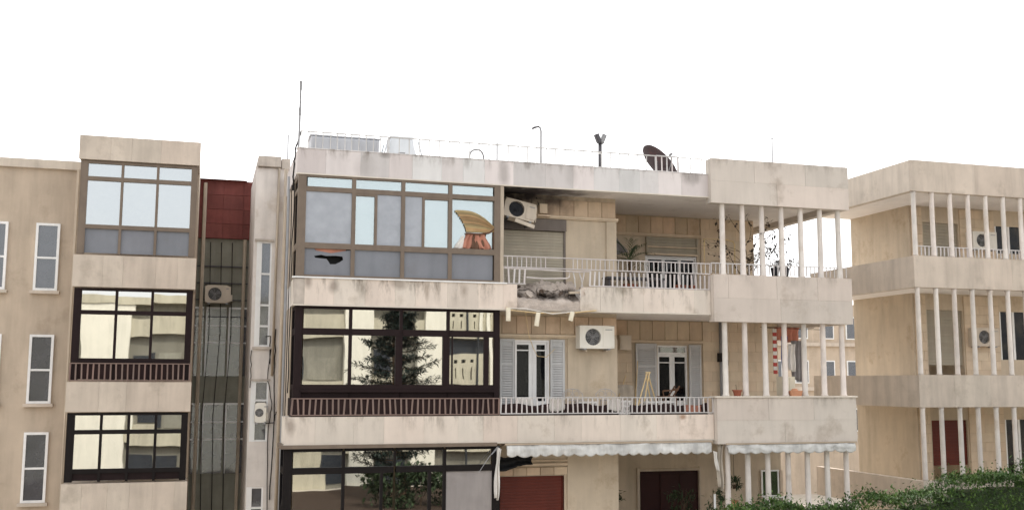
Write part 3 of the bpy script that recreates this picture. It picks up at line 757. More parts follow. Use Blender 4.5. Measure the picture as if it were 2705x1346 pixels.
cable([(-4.86, 3.74, 7.5), (-4.88, 3.74, 6.4), (-4.84, 3.74, 5.1), (-4.89, 3.74, 3.2)], .016)
cable([(-5.46, 3.76, 6.95), (-5.45, 3.76, 6.4), (-5.46, 3.76, 6.0)])
cable([(-5.10, 3.74, 7.3), (-5.0, 3.74, 7.32), (-4.99, 3.74, 6.6)], .014)
cable([(-5.07, 3.72, 5.1), (-4.85, 3.72, 5.12), (-4.80, 3.6, 5.4)], .014)
cable([(-4.72, .9, 11.4), (-4.73, .9, 9.0), (-4.74, .9, 5.9)], .014)
cable([(-4.72, 1.6, 11.4), (-4.73, 1.6, 8.0), (-4.74, 1.6, 3.0)], .012)
cable([(-4.66, .3, 11.9), (-4.74, .5, 11.55), (-4.77, .6, 11.2), (-4.76, .8, 10.6)], .02)
cable([(-4.72, .22, 4.6), (-4.76, .3, 4.3), (-4.9, .3, 3.0)], .012)
for k in range(5):
    zc = [8.2, 9.6, 7.2, 4.2, 3.6][k]; xx = -4.706 - .0
    part('plaster_flake', MB().prism_x([(2.6 + .1 * k, zc), (2.75 + .1 * k, zc + .3), (2.62 + .1 * k, zc + .75), (2.55 + .1 * k, zc + .3)], -4.712, -4.69), 'old_concrete', B)

# ================================================================== THINGS ON THE ROOF
o = part('roof_mast', MB().tube([(-4.70, .3, 11.45), (-4.69, .3, 11.95), (-4.685, .3, 13.1)], .026, 7).tube([(-4.69, .3, 12.3), (-4.69, .3, 12.46)], .036, 7).tube([(-4.685, .3, 12.9), (-4.685, .3, 13.1)], .034, 7), 'metal_grey', None)
tag(o, 'tall thin grey mast at the left front corner of the roof', 'mast')
o = part('roof_rod', MB().tube([(-4.68, 3.9, 11.97), (-4.69, 3.9, 12.66)], .018, 6), 'metal_dark', None)
tag(o, 'short thin rod standing on the stair tower, left of the tall mast', 'rod')
T = thing('roof_tank', (-3.55, 1.2, 11.33), 'long grey ribbed metal box behind the roof railing, next to the mast', 'tank')
part('body', MB().prism_x([(.85, 11.40), (1.6, 11.40), (1.6, 11.97), (.9, 11.97), (.85, 11.93)], -4.36, -2.74), 'tank_grey', T)
me = boxm('rib', 'tank_grey', .025, .03, .5)
for i in range(9): inst('rib', me, (-4.27 + .18 * i, .84, 11.67), T)
part('lid', MB().box(-4.39, -2.71, .86, 1.63, 11.972, 12.0), 'tank_grey', T)
part('foot', MB().box(-4.3, -4.2, .9, 1.5, 11.33, 11.4).box(-2.9, -2.8, .9, 1.5, 11.33, 11.4), 'metal_dark', T)
T = thing('roof_tank', (-2.16, 1.2, 11.33), 'pale grey tapered water tank on splayed legs behind the roof railing', 'tank')
part('body', MB().add([(-2.50, .9, 11.50), (-1.80, .9, 11.50), (-1.80, 1.5, 11.50), (-2.50, 1.5, 11.50), (-2.44, .95, 12.06), (-1.90, .95, 12.08), (-1.90, 1.45, 12.08), (-2.44, 1.45, 12.06)], [(0, 3, 2, 1), (4, 5, 6, 7), (0, 1, 5, 4), (1, 2, 6, 5), (2, 3, 7, 6), (3, 0, 4, 7)]), 'tank_pale', T)
part('lid', MB().box(-2.46, -1.88, .93, 1.47, 12.082, 12.11), 'tank_pale', T)
for x, dx in ((-2.52, -.16), (-1.78, .2)):
    for y in (.9, 1.5): part('leg', MB().tube([(x, y, 12.0), (x + dx, y, 11.33)], .024, 6), 'tank_pale', T)
part('outlet', MB().box(-2.26, -2.1, .87, .9, 11.66, 11.70), 'metal_grey', T)
mb = MB(); mb.tube([(-.37 + .18 * math.cos(t * math.pi / 12), .6 + .02 * math.sin(t), 11.655 + .18 * math.sin(t * math.pi / 12)) for t in range(25)], .025, 6)
tag(part('wire_hoop', mb, 'metal_grey', None), 'round grey hoop leaning upright on the roof edge', 'hoop')
T = thing('roof_lamp', (1.36, .8, 11.33), 'thin grey lamp post with a bent arm on the roof', 'lamp')
part('post', MB().tube([(1.36, .8, 11.33), (1.36, .8, 12.48), (1.34, .8, 12.55), (1.28, .8, 12.59)], .026, 7), 'metal_grey', T, smooth=True)
part('lamp_head', MB().add([(1.30, .76, 12.60), (1.30, .84, 12.60), (1.13, .88, 12.55), (1.13, .72, 12.55), (1.30, .77, 12.57), (1.30, .83, 12.57), (1.14, .86, 12.50), (1.14, .74, 12.50)], [(0, 1, 2, 3), (4, 7, 6, 5), (0, 4, 5, 1), (1, 5, 6, 2), (2, 6, 7, 3), (3, 7, 4, 0)]), 'metal_dark', T)
T = thing('floodlight_post', (2.955, .8, 11.33), 'dark post topped by two floodlights on the roof', 'floodlight')
part('post', MB().tube([(2.955, .8, 11.33), (2.96, .8, 12.28)], .052, 8), 'metal_dark', T, smooth=True)
part('collar', MB().tube([(2.957, .8, 11.98), (2.957, .8, 12.03)], .058, 8), 'white_paint', T)
for sx in (-1, 1):
    a = Matrix.Translation((2.96 + sx * .07, .78, 12.38)) @ Matrix.Rotation(R(22 * sx), 4, 'Y')
    part('floodlight', MB().box(-.055, .055, -.06, .05, -.12, .12, a).box(-.04, .04, -.075, -.06, -.1, .1, a), 'metal_dark' if sx < 0 else 'metal_grey', T)
tag(part('roof_hatch', MB().box(2.45, 2.86, .5, .9, 11.33, 11.50).box(2.43, 2.88, .48, .92, 11.50, 11.53), 'stone_coping', None), 'low pale roof hatch left of the floodlight post', 'hatch')
# dish, seen nearly from its edge
T = thing('satellite_dish', (4.65, .85, 11.33), 'dark rusty satellite dish tilted on edge behind the roof railing', 'satellite dish')
axis = Vector((.436, -.751, .494)).normalized()
q = axis.to_track_quat('Z', 'Y').to_matrix().to_4x4()
dm = Matrix.Translation((4.66, 1.05, 11.82)) @ q
mb = MB(); grid = []
for i in range(9):
    r0 = .66 * i / 8
    grid.append([dm @ Vector((r0 * math.cos(t * math.pi / 12), r0 * .92 * math.sin(t * math.pi / 12), .32 * r0 * r0)) for t in range(25)])
part('reflector', MB().sheet(grid, .02), 'dish_rust_shade', T, smooth=True)
part('mast', MB().tube([(4.70, 1.1, 11.33), (4.68, 1.08, 11.8), (4.62, .98, 11.92)], .035, 7), 'metal_dark', T)
part('feed_arm', MB().tube([dm @ Vector((0, -.46, .08)), dm @ Vector((0, -.2, .42)), dm @ Vector((0, 0, .5))], .014, 6).tube([dm @ Vector((0, 0, .46)), dm @ Vector((0, 0, .56))], .035, 8), 'metal_grey', T)
tag(part('roof_pole', MB().tube([(7.66, .3, 11.86), (7.67, .3, 12.62)], .016, 6).tube([(7.58, .3, 12.6), (7.76, .3, 12.62)], .012, 5), 'metal_grey', None), 'thin pale aerial pole on the right corner parapet', 'aerial')

# ================================================================== AIR CONDITIONERS
def ac_unit(loc, mtx, wd, dp, ht, mt, label, fan=.36, grp='air conditioners on the balcony walls', dark=False):
    T = thing('air_conditioner', loc, label, 'air conditioner', grp)
    L = Matrix.Translation(loc) @ mtx
    def P(name, mb, mt_, par=T, sm=False):
        for i, v in enumerate(mb.v): mb.v[i] = L @ v
        return part(name, mb, mt_, par, smooth=sm)
    w2 = wd / 2; fx = -w2 + wd * .38; fz = ht / 2; fr = ht * fan
    # casing with a round mouth in the front
    mb = MB(); n = 28; ring = [(fx + fr * math.cos(2 * math.pi * j / n), fz + fr * math.sin(2 * math.pi * j / n)) for j in range(n)]
    def sq(j):
        a = 2 * math.pi * (j + .0) / n; cx, sx = math.cos(a), math.sin(a)
        tx = (w2 - .0 - fx) / cx if cx > 1e-6 else ((-w2 - fx) / cx if cx < -1e-6 else 1e9)
        tz = (ht - fz) / sx if sx > 1e-6 else (-fz / sx if sx < -1e-6 else 1e9)
        t = min(tx, tz); return (fx + t * cx, fz + t * sx)
    vs = [(x, 0, z) for x, z in ring] + [(sq(j)[0], 0, sq(j)[1]) for j in range(n)] + [(x, .07, z) for x, z in ring]
    fs = [(j, (j + 1) % n, n + (j + 1) % n, n + j) for j in range(n)] + [(j, 2 * n + j, 2 * n + (j + 1) % n, (j + 1) % n) for j in range(n)]
    mb.add(vs, fs)
    mb.add([(-w2, 0, 0), (w2, 0, 0), (w2, dp, 0), (-w2, dp, 0), (-w2, 0, ht), (w2, 0, ht), (w2, dp, ht), (-w2, dp, ht)], [(0, 3, 2, 1), (4, 5, 6, 7), (1, 2, 6, 5), (2, 3, 7, 6), (3, 0, 4, 7)])
    c = P('casing', mb, mt)
    P('fan_recess', MB().prism([(fx + fr * 1.02 * math.cos(2 * math.pi * j / 20), fz + fr * 1.02 * math.sin(2 * math.pi * j / 20)) for j in range(20)], .07, .075), 'grille_dark' if dark else 'fan_back')
    mb = MB()
    for k in range(3):
        a = k * 2.094 + .5
        mb.prism([(fx + .02 * math.cos(a - .9), fz + .02 * math.sin(a - .9)), (fx + fr * .9 * math.cos(a - .45), fz + fr * .9 * math.sin(a - .45)), (fx + fr * .92 * math.cos(a + .1), fz + fr * .92 * math.sin(a + .1)), (fx + fr * .7 * math.cos(a + .4), fz + fr * .7 * math.sin(a + .4))], .045 + .002 * k, .05 + .002 * k)
    mb.tube([(fx, .03, fz), (fx, .06, fz)], .045, 10)
    P('fan', mb, 'grille_dark' if dark else 'fan_blade')
    mb = MB()
    for q_ in range(1, 6):
        r0 = fr * q_ / 5
        mb.tube([(fx + r0 * math.cos(2 * math.pi * j / 20), -.004, fz + r0 * math.sin(2 * math.pi * j / 20)) for j in range(21)], .0045, 4)
    for k in range(8):
        a = math.pi * k / 4 + .2; mb.tube([(fx, -.006, fz), (fx + fr * math.cos(a), -.006, fz + fr * math.sin(a))], .0045, 4)
    P('fan_grille', mb, 'grille_dark' if dark else 'grille_wire')
    P('service_cover', MB().box(fx + fr + .06, w2 - .02, -.012, .0, .05, ht - .05), mt)
    P('name_plate', MB().box(fx + fr + .12, w2 - .06, -.017, -.012, ht - .11, ht - .09), 'metal_grey')
    P('valve_cover', MB().box(w2, w2 + .05, dp * .35, dp * .9, .06, .24), mt)
    for sx in (-1, 1):
        P('foot', MB().box(sx * w2 * .7 - .03, sx * w2 * .7 + .03, -.01, dp + .01, -.035, -.001), 'metal_grey')
    return T, P
T, P = ac_unit((2.77, .60, 7.00), Matrix(), .92, .32, .57, 'ac_white', 'white air conditioner on the middle floor wall with a grey fan')
for x in (2.5, 3.05): P('bracket', MB().box(x - 2.77 - .015, x - 2.77 + .015, .05, .4, -.075, -.04), 'pipe_cream')
mt_ = Matrix.Translation((0, 0, 0)) @ Matrix.Rotation(R(11.5), 4, 'Y') @ Matrix.Rotation(R(-8), 4, 'X')
T, P = ac_unit((.70, .52, 10.155), mt_, .84, .30, .47, 'ac_beige', 'dirty beige air conditioner hanging askew under the blackened ceiling', fan=.42, dark=True)
P('loose_panel', MB().box(-.1, .42, -.06, -.03, -.13, -.04, Matrix.Rotation(R(6), 4, 'Y')), 'ac_beige')
P('bracket', MB().box(-.3, -.27, .0, .5, -.07, -.036).box(.27, .30, .0, .5, -.07, -.036), 'metal_dark')
part('hanger_strap', MB().tube([(1.15, .7, 10.5), (1.35, .95, 10.6), (1.3, .99, 10.8)], .014, 5), 'cable_black', B)
T, P = ac_unit((-5.19, 3.5, 5.13), Matrix(), .28, .22, .50, 'ac_white', 'narrow white box unit fixed over the stair tower window', fan=.2)
tag(part('meter_box', MB().box(4.31, 4.65, 2.85, 3.15, 7.05, 7.45).box(4.34, 4.62, 2.835, 2.85, 7.08, 7.42), 'ac_beige', None), 'beige box on the recessed wall right of the white air conditioner', 'meter box')
part('shelf', MB().box(1.28, 1.62, .78, 1.0, 10.30, 10.33).box(1.35, 1.55, .86, .98, 10.38, 10.62), 'wall_block', B)

# ================================================================== DAMAGE AND HANGING THINGS
# crumpled blind in the last bay of the top glazing
T = thing('window_blind', (-.5, .04, 9.29), 'collapsed tan slatted blind fanned out behind the top floor window', 'blind')
px_, pz_ = -.055, 9.80
ends = [(-.76, 9.70), (-.77, 9.745), (-.79, 9.79), (-.815, 9.84), (-.845, 9.90), (-.875, 9.95), (-.91, 10.0), (-.95, 10.06), (-.99, 10.11), (-1.03, 10.155)]
for i, (ex, ez) in enumerate(ends):
    t = i / 9; g = []; thk = .052
    for s_ in (0, 1):
        row = []
        for j in range(9):
            u = j / 8; x = px_ + (ex - px_) * u; z = pz_ - .07 + .09 * t + (ez - pz_ + .07 - .09 * t) * u + (.19 * t - .02) * math.sin(u * math.pi) * (1 - .3 * u)
            row.append((x, .035 - .012 * s_ + .03 * math.sin(u * 3.1), z + s_ * (.010 + thk * (u * .8 + .2 * math.sin(u * math.pi)))))
        g.append(row)
    part('slat', MB().sheet(g, .004), 'blind_tan', T)
part('bottom_bar', MB().tube([(-.77, .03, 9.66), (-.45, .02, 9.65), (-.18, .03, 9.70), (-.06, .03, 9.80)], .022, 6), 'wood_brown', T)
def cloth(name, quadpts, mt, label, cat, fold=.02, nf=5, y=.05, th=.006, grp=None, par=None, ns=20):
    """hanging cloth: top edge a-b, bottom edge d-c, with folds that open downwards"""
    a, b, c, d = [Vector(p) for p in quadpts]; g = []
    for i in range(13):
        v = i / 12; row = []
        for j in range(ns + 1):
            u = j / ns; p = a.lerp(b, u).lerp(d.lerp(c, u), v)
            p = p + Vector((.35 * fold * math.sin(v * 7 + u * 3), fold * (math.sin(u * nf * math.pi * 2 + v * 2) * (.5 + .5 * v) + .3 * math.sin(v * 5)), .5 * fold * math.sin(u * 9) * v))
            row.append(p)
        g.append(row)
    o = part(name, MB().sheet(g, th), mt, par, smooth=True)
    if label: tag(o, label, cat, grp)
    return o
T = thing('torn_curtain', (-.5, .06, 9.29), 'torn pink and white curtain hanging under the tan blind', 'curtain')
cloth('pink_strip', [(-.76, .05, 9.66), (-.58, .05, 9.66), (-.63, .05, 9.295), (-.86, .05, 9.295)], 'curtain_pink', None, None, .03, 2, par=T)
cloth('pink_strip', [(-.62, .055, 9.64), (-.30, .055, 9.66), (-.11, .055, 9.295), (-.42, .055, 9.295)], 'curtain_pink', None, None, .03, 2, par=T)
cloth('brown_strip', [(-.66, .07, 9.68), (-.25, .07, 9.68), (-.30, .07, 9.295), (-.66, .07, 9.295)], 'wood_brown', None, None, .02, 3, par=T)
cloth('pink_strip', [(-.10, .045, 9.85), (-.075, .045, 9.85), (-.075, .045, 9.3), (-.10, .045, 9.3)], 'wood_brown', None, None, .004, 1, par=T)
cloth('white_strip', [(-.86, .06, 9.60), (-.80, .06, 9.6), (-.80, .06, 9.295), (-1.06, .06, 9.295)], 'cloth_white', None, None, .012, 2, par=T)
# torn awning bars and brackets under the broken edge
T = thing('broken_awning', (1.3, -.05, 7.8), 'bent pale awning bars left hanging under the broken balcony edge', 'awning')
part('bar', MB().tube([(.22, -.04, 7.93), (.3, -.05, 7.86), (1.0, -.08, 7.80), (1.9, -.07, 7.83), (2.5, -.05, 7.90)], .016, 6), 'wood_pale', T)
part('bar', MB().tube([(.22, -.03, 7.91), (.7, -.06, 7.90), (1.35, -.10, 7.79), (1.9, -.08, 7.85)], .014, 6), 'cloth_white', T)
for x, z0, z1, t in ((.257, 7.60, 7.90, 0), (1.0, 7.49, 7.80, 8), (1.865, 7.63, 7.83, 14)):
    a = Matrix.Translation((x, -.07, z1)) @ Matrix.Rotation(R(t), 4, 'Y')
    part('bracket', MB().box(-.05, .05, -.03, .03, z0 - z1, .02, a).box(-.03, .03, -.045, -.03, z0 - z1 + .04, -.05, a), 'cabinet_cream', T)
# loose wires
tag(part('loose_wire', MB().tube([(.8, .3, 7.86), (.95, .5, 7.3), (1.1, .6, 6.98), (1.25, .75, 6.8), (1.5, .8, 6.78), (1.75, .9, 6.98)], .008, 5), 'wood_pale', None), 'loose pale wire drooping across the middle floor shutters', 'wire')
# chunks of concrete on the broken edge
for k in range(7):
    bm = bmesh.new(); bmesh.ops.create_icosphere(bm, subdivisions=1, radius=1)
    sx, sy, sz = rr.uniform(.05, .11), rr.uniform(.04, .07), rr.uniform(.02, .05)
    for v in bm.verts:
        n_ = noise.noise(v.co * 1.4 + Vector((k * 5, 0, 0)))
        v.co = Vector((v.co.x * sx, v.co.y * sy, v.co.z * sz)) * (1 + .55 * n_)
    me = bpy.data.meshes.new('concrete_chunk'); bm.to_mesh(me); bm.free()
    me.materials.append(MATS['rubble' if k % 3 else 'rubble_dark'])
    x = .62 + 1.45 * k / 6
    o = inst('concrete_chunk', me, (x, .12 + .25 * rr.random(), 8.22 + .30 * rr.random()), None, (rr.random(), rr.random(), rr.random() * 3))
    tag(o, 'lump of broken concrete lying in the torn balcony edge', 'rubble', 'concrete lumps on the broken edge')
# white rag at the end of the lower glazing
cloth('hanging_rag', [(-.0, -.06, 4.66), (.10, -.06, 4.62), (.05, -.06, 3.46), (-.06, -.06, 3.50)], 'cloth_white', 'long white rag hanging at the right end of the lower glazing', 'rag', .05, 2)
tag(part('broken_strut', MB().tube([(.02, -.04, 4.68), (-.2, -.1, 4.45), (-.45, -.12, 4.1)], .008, 5).tube([(.06, -.04, 4.68), (-.14, -.1, 4.5)], .007, 5), 'metal_grey', None), 'thin broken strut slanting across the lower glazing beside the rag', 'strut')
# awnings
def awning(x0, x1, y, z0, z1, n, label, seed):
    T = thing('awning', ((x0 + x1) / 2, y, z0), label, 'awning', 'rolled white scalloped awnings')
    rs = random.Random(seed); wd = (x1 - x0) / n
    part('roller', MB().tube([(x0 + .02, y + .06, z1 - .03), (x1 - .02, y + .06, z1 - .03)], .05, 10), 'awning_cloth', T, smooth=True)
    part('front_bar', MB().box(x0 - .04, x1 + .04, y - .02, y + .02, z1 + .03, z1 + .07), 'awning_case', T)
    m_ = n * 8; g = []
    for i in range(9):
        v = i / 8; row = []
        for j in range(m_ + 1):
            u = j / m_; x = x0 + (x1 - x0) * u; ph = (j % 8) / 8.
            lobe = abs(math.sin(math.pi * (u * n + .25 * noise.noise(Vector((u * n * .7, seed, 3)))))) ** .6
            drop = (z1 - z0) * (.77 + .23 * lobe) + .03 * noise.noise(Vector((x * 2, seed, 0)))
            belly = .03 * math.sin(v * math.pi * .6) + .03 * noise.noise(Vector((x * 3.1, v * 1.5, seed))) + .018 * noise.noise(Vector((x * 11, v * 4, seed)))
            row.append((x, y - belly - .012 * math.sin(u * n * 2 * math.pi) * v, z1 + .028 - drop * v))
        g.append(row)
    part('valance', MB().sheet(g, .006), 'awning_cloth', T, smooth=True)
    for x in (x0 + .1, x1 - .1):
        part('arm', MB().tube([(x, y + .05, z1), (x, .3, z1 + .05), (x, .98, z1 - .1)], .02, 6), 'awning_case', T)
    return T
awning(.22, 5.48, -.12, 4.40, 4.68, 19, 'long white scalloped awning under the middle balcony', 2)
awning(5.86, 9.5, -.26, 4.39, 4.62, 12, 'short white scalloped awning under the right corner block', 5)
mb = MB(); g = []
for i in range(9):
    v = i / 8; g.append([(.12 + .85 * u / 14, .25 + .12 * math.sin(v * 3.1) + .02 * math.sin(u * 1.7), 4.42 - .02 * math.sin(u * .5) - v * (.34 - .012 * u) + .02 * noise.noise(Vector((u * .6, v * 3, 0)))) for u in range(15)])
tag(part('black_sheeting', MB().sheet(g, .02), 'black_sheet', None, smooth=True), 'sagging black sheeting under the left end of the long awning', 'sheeting')
cloth('torn_cloth', [(5.70, -.03, 4.66), (5.86, -.03, 4.64), (5.84, -.03, 3.5), (5.70, -.03, 3.6)], 'cloth_beige', 'ragged beige cloth hanging between the two awnings', 'cloth', .05, 2)
cloth('torn_cloth', [(5.56, -.05, 4.5), (5.68, -.05, 4.45), (5.74, -.05, 3.98), (5.66, -.05, 4.0)], 'cloth_white', 'small white torn scrap at the right end of the long awning', 'cloth', .03, 1)

# ================================================================== BALCONY FURNITURE AND PLANTS
def leafcard(mb, p, d, ln, wd, up_=Vector((0, 0, 1)), bend=.25):
    d = d.normalized(); s_ = d.cross(up_); s_ = s_.normalized() if s_.length > 1e-5 else Vector((1, 0, 0)); n_ = s_.cross(d)
    pts = [p, p + d * ln * .45 + s_ * wd / 2 + n_ * bend * ln * .2, p + d * ln - n_ * bend * ln * .3, p + d * ln * .45 - s_ * wd / 2 + n_ * bend * ln * .2]
    mb.add(pts, [(0, 1, 2, 3)])
def rdir(r=random, zb=0.):
    v = Vector((r.gauss(0, 1), r.gauss(0, 1), r.gauss(0, 1) + zb)); return v.normalized()
def pot(T, c, r, h, mt='terracotta'):
    part('pot', MB().lathe([(r * .7, 0), (r * .95, h * .8), (r * 1.1, h * .8), (r * 1.1, h), (r * .92, h), (r * .88, h * .9), (.01, h * .9)], c), mt, T)
    part('soil', MB().lathe([(r * .86, h * .9 + .003), (r * .86, h * .93)], c), 'soil', T)
# palm on the top balcony
T = thing('potted_palm', (4.25, 2.0, 8.42), 'spiky potted palm in the recess of the top balcony', 'potted plant')
pot(T, (4.25, 2.0, 8.42), .2, .35)
part('trunk', MB().tube([(4.25, 2.0, 8.7), (4.27, 2.0, 9.1), (4.25, 1.98, 9.45)], .05, 7, .035), 'bark', T)
for k in range(22):
    a = k * 2.4; el = R(rr.uniform(-5, 75)); L_ = rr.uniform(.6, .95); mb = MB()
    d0 = Vector((math.cos(a) * math.cos(el), math.sin(a) * math.cos(el), math.sin(el))); p0 = Vector((4.25, 1.98, 9.42)); P_ = []
    for i in range(8):
        t = i / 7; P_.append(p0 + d0 * L_ * t + Vector((0, 0, -.30 * t * t)))
    mb.tube(P_, .007, 4, .003)
    for i in range(1, 8):
        tg = (P_[i] - P_[i - 1]).normalized(); s_ = tg.cross(Vector((0, 0, 1))).normalized()
        for sg in (-1, 1): leafcard(mb, P_[i], tg * .8 + s_ * sg * .7, .20, .028)
    part('frond', mb, 'leaf_palm', T)
cloth('fabric_sheet', [(3.75, 2.6, 10.25), (4.15, 2.6, 10.1), (4.5, 2.6, 9.7), (3.75, 2.6, 9.6)], 'towel_grey', 'grey fabric sheet hanging behind the potted palm', 'sheet', .04, 3)
# cream rack frame
o = part('clothes_frame', MB().tube([(6.21, 1.5, 8.45), (6.23, 1.5, 10.02), (6.9, 1.5, 10.02), (7.1, 1.5, 9.98), (7.14, 1.5, 9.9), (7.13, 1.5, 8.45)], .022, 6), 'wood_pale', None)
tag(o, 'cream pipe frame standing left of the top floor climber', 'frame')
# sparse climber with wires
T = thing('climbing_plant', (7.0, .55, 8.8), 'sparse dark climbing plant between the top floor pillars', 'climbing plant')
mb = MB(); lf = MB(); rs = random.Random(12)
for k in range(7):
    p = Vector((6.95 + rs.uniform(-.12, .15), .55 + rs.uniform(-.1, .1), 8.8)); P_ = [p.copy()]; d = Vector((rs.uniform(-.15, .25), 0, 1))
    for i in range(12):
        d = (d + Vector((rs.gauss(0, .25), rs.gauss(0, .1), rs.gauss(.1, .15)))).normalized(); p = p + d * .155; p.x = min(max(p.x, 6.3), 8.1); P_.append(p.copy())
        if i > 1 and rs.random() < .75:
            for q_ in range(rs.randint(2, 4)):
                leafcard(lf, p + rdir(rs) * .05, rdir(rs), rs.uniform(.08, .15), rs.uniform(.05, .09))
    mb.tube(P_, .012, 5, .005)
for k in range(16):
    p = Vector((7.0, .55, 9.0 + rs.random() * .5)); a = rs.uniform(-.5, .35) + (math.pi if rs.random() < .3 else 0); P_ = [p.copy()]; dz = rs.uniform(.1, .8)
    for i in range(8):
        p = p + Vector((math.cos(a) * .15, rs.gauss(0, .03), dz * .15 + rs.gauss(0, .03))); P_.append(p.copy()); dz -= .06
        if i > 2 and rs.random() < .8:
            for q_ in range(rs.randint(1, 4)): leafcard(lf, p + rdir(rs) * .04, rdir(rs), rs.uniform(.07, .14), rs.uniform(.04, .07))
    mb.tube(P_, .008, 4, .003)
part('stem', mb, 'stem', T); part('foliage', lf, 'leaf_climber', T)
T_ = T
for k, (x, z, rad, hh) in enumerate(((7.68, 8.90, .12, .26), (7.98, 8.90, .11, .26))):
    T = thing('flower_pot', (x, .35, z - .02), ('dark pot with twiggy plant behind the fourth top floor pillar', 'dark pot with twiggy plant, rightmost on the top floor parapet')[k], 'flower pot', 'pots on the top floor parapet')
    part('stand', MB().box(x - .1, x + .1, .25, .45, 8.42, 8.88), 'wood_brown', T)
    part('pot', MB().lathe([(rad * .7, 0), (rad, hh), (rad * .9, hh), (.01, hh * .9)], (x, .35, z)), 'grille_dark', T)
    mb = MB(); lf = MB()
    for i in range(9):
        d = Vector((rs.gauss(0, .9), rs.gauss(0, .3), 1)); P_ = [Vector((x, .35, z + hh * .9)) + d * (.11 * j) + Vector((0, 0, -.012 * j * j)) for j in range(4)]
        mb.tube(P_, .006, 4)
        for j in range(1, 4):
            for q_ in range(2): leafcard(lf, P_[j], rdir(rs), .11, .04)
    part('stem', mb, 'stem', T); part('foliage', lf, 'leaf_climber', T)
# red pots behind the top railing
for k in range(3):
    T = thing('flower_pot', (4.85 + .2 * k, .3, 8.42), 'small red pot standing behind the right end of the top railing', 'flower pot', 'red pots behind the top railing')
    pot(T, (4.85 + .2 * k, .3, 8.42), .08, .2, 'terracotta')
T = thing('bench', (3.6, .6, 8.42), 'dark low bench behind the top railing', 'bench')
part('seat', MB().box(3.0, 4.6, .45, .85, 8.75, 8.80), 'metal_dark', T)
for x in (3.05, 4.5): part('leg', MB().box(x, x + .05, .5, .8, 8.42, 8.75), 'metal_dark', T)
# terracotta pot on the middle parapet
T = thing('flower_pot', (6.30, .0, 5.835), 'terracotta pot on the middle floor parapet between the first two pillars', 'flower pot')
pot(T, (6.30, .0, 5.835), .115, .155)
part('twig', MB().tube([(6.28, 0, 5.97), (6.27, .01, 6.12)], .006, 4), 'stem', T)
T = thing('planter', (7.93, .02, 5.835), 'pale terracotta planter on the middle floor parapet by the laundry', 'planter')
part('body', MB().add([(7.80, -.09, 5.835), (8.08, -.09, 5.835), (8.08, .1, 5.835), (7.80, .1, 5.835), (7.77, -.11, 5.97), (8.11, -.11, 5.97), (8.11, .12, 5.97), (7.77, .12, 5.97)], [(0, 3, 2, 1), (4, 5, 6, 7), (0, 1, 5, 4), (1, 2, 6, 5), (2, 3, 7, 6), (3, 0, 4, 7)]), 'terracotta_light', T)
part('soil', MB().lathe([(.1, 0), (.06, .05), (.01, .06)], (7.94, 0, 5.97), 10), 'terracotta_light', T)
# folded deck chair
T = thing('deck_chair', (4.1, .8, 5.33), 'folded pale wooden deck chair leaning behind the middle railing', 'deck chair')
for a, b in (((3.82, .7, 5.36), (4.27, .95, 6.43)), ((4.00, .7, 5.36), (4.33, .95, 6.43)), ((4.52, 1.2, 5.36), (4.24, .98, 6.38)), ((4.70, 1.2, 5.36), (4.30, .98, 6.38))):
    part('leg', MB().tube([a, b], .019, 6), 'wood_pale', T)
part('crossbar', MB().tube([(4.22, .95, 6.42), (4.36, .95, 6.42)], .018, 6), 'wood_pale', T)
part('crossbar', MB().tube([(3.95, .76, 5.66), (4.12, .76, 5.66)], .014, 6), 'wood_pale', T)
# wooden chair
T = thing('wooden_chair', (4.95, 1.2, 5.33), 'brown wooden chair tipped beside the folded deck chair', 'chair')
part('seat', MB().box(4.72, 5.12, 1.0, 1.4, 5.78, 5.82), 'wood_brown', T)
for x, y in ((4.74, 1.02), (5.10, 1.02), (4.74, 1.38), (5.10, 1.38)): part('leg', MB().tube([(x, y, 5.33), (x, y, 5.78)], .02, 6), 'wood_brown', T)
part('backrest', MB().tube([(5.06, 1.1, 5.82), (5.24, 1.1, 6.08)], .022, 6).tube([(5.06, 1.38, 5.82), (5.24, 1.38, 6.08)], .022, 6).tube([(5.2, 1.1, 6.0), (5.2, 1.38, 6.0)], .02, 6), 'wood_brown', T)
part('armrest', MB().tube([(4.72, 1.02, 5.95), (5.16, 1.02, 5.98)], .02, 6).tube([(4.76, 1.02, 5.8), (4.72, 1.02, 5.95)], .016, 6), 'wood_brown', T)
# white ornamental metal chairs, their scrolled backs above the rail
for k, x in enumerate((2.15, 3.02)):
    T = thing('metal_chair', (x, .5, 5.33), ('white scrolled metal chair behind the middle railing, below the shutters', 'white scrolled metal chair behind the middle railing, below the air conditioner')[k], 'chair', 'white metal balcony chairs')
    part('seat', MB().lathe([(.2, 0), (.21, .02), (.2, .03)], (x, .5, 5.72), 16), 'chair_paint', T)
    for sx in (-1, 1):
        for sy in (-1, 1): part('leg', MB().tube([(x + .15 * sx, .5 + .15 * sy, 5.72), (x + .19 * sx, .5 + .19 * sy, 5.33)], .012, 5), 'chair_paint', T)
    mb = MB().tube([(x - .24, .66, 5.73), (x - .26, .7, 5.88), (x - .14, .72, 5.985), (x, .72, 6.01), (x + .14, .72, 5.985), (x + .26, .7, 5.88), (x + .24, .66, 5.73)], .013, 6)
    for sx in (-1, 1):
        mb.tube([(x + sx * (.1 + .075 * math.cos(t * .7)), .71, 5.88 + .075 * math.sin(t * .7)) for t in range(10)], .009, 5)
    mb.tube([(x, .71, 5.74), (x, .72, 6.0)], .009, 5)
    part('backrest', mb, 'chair_paint', T)
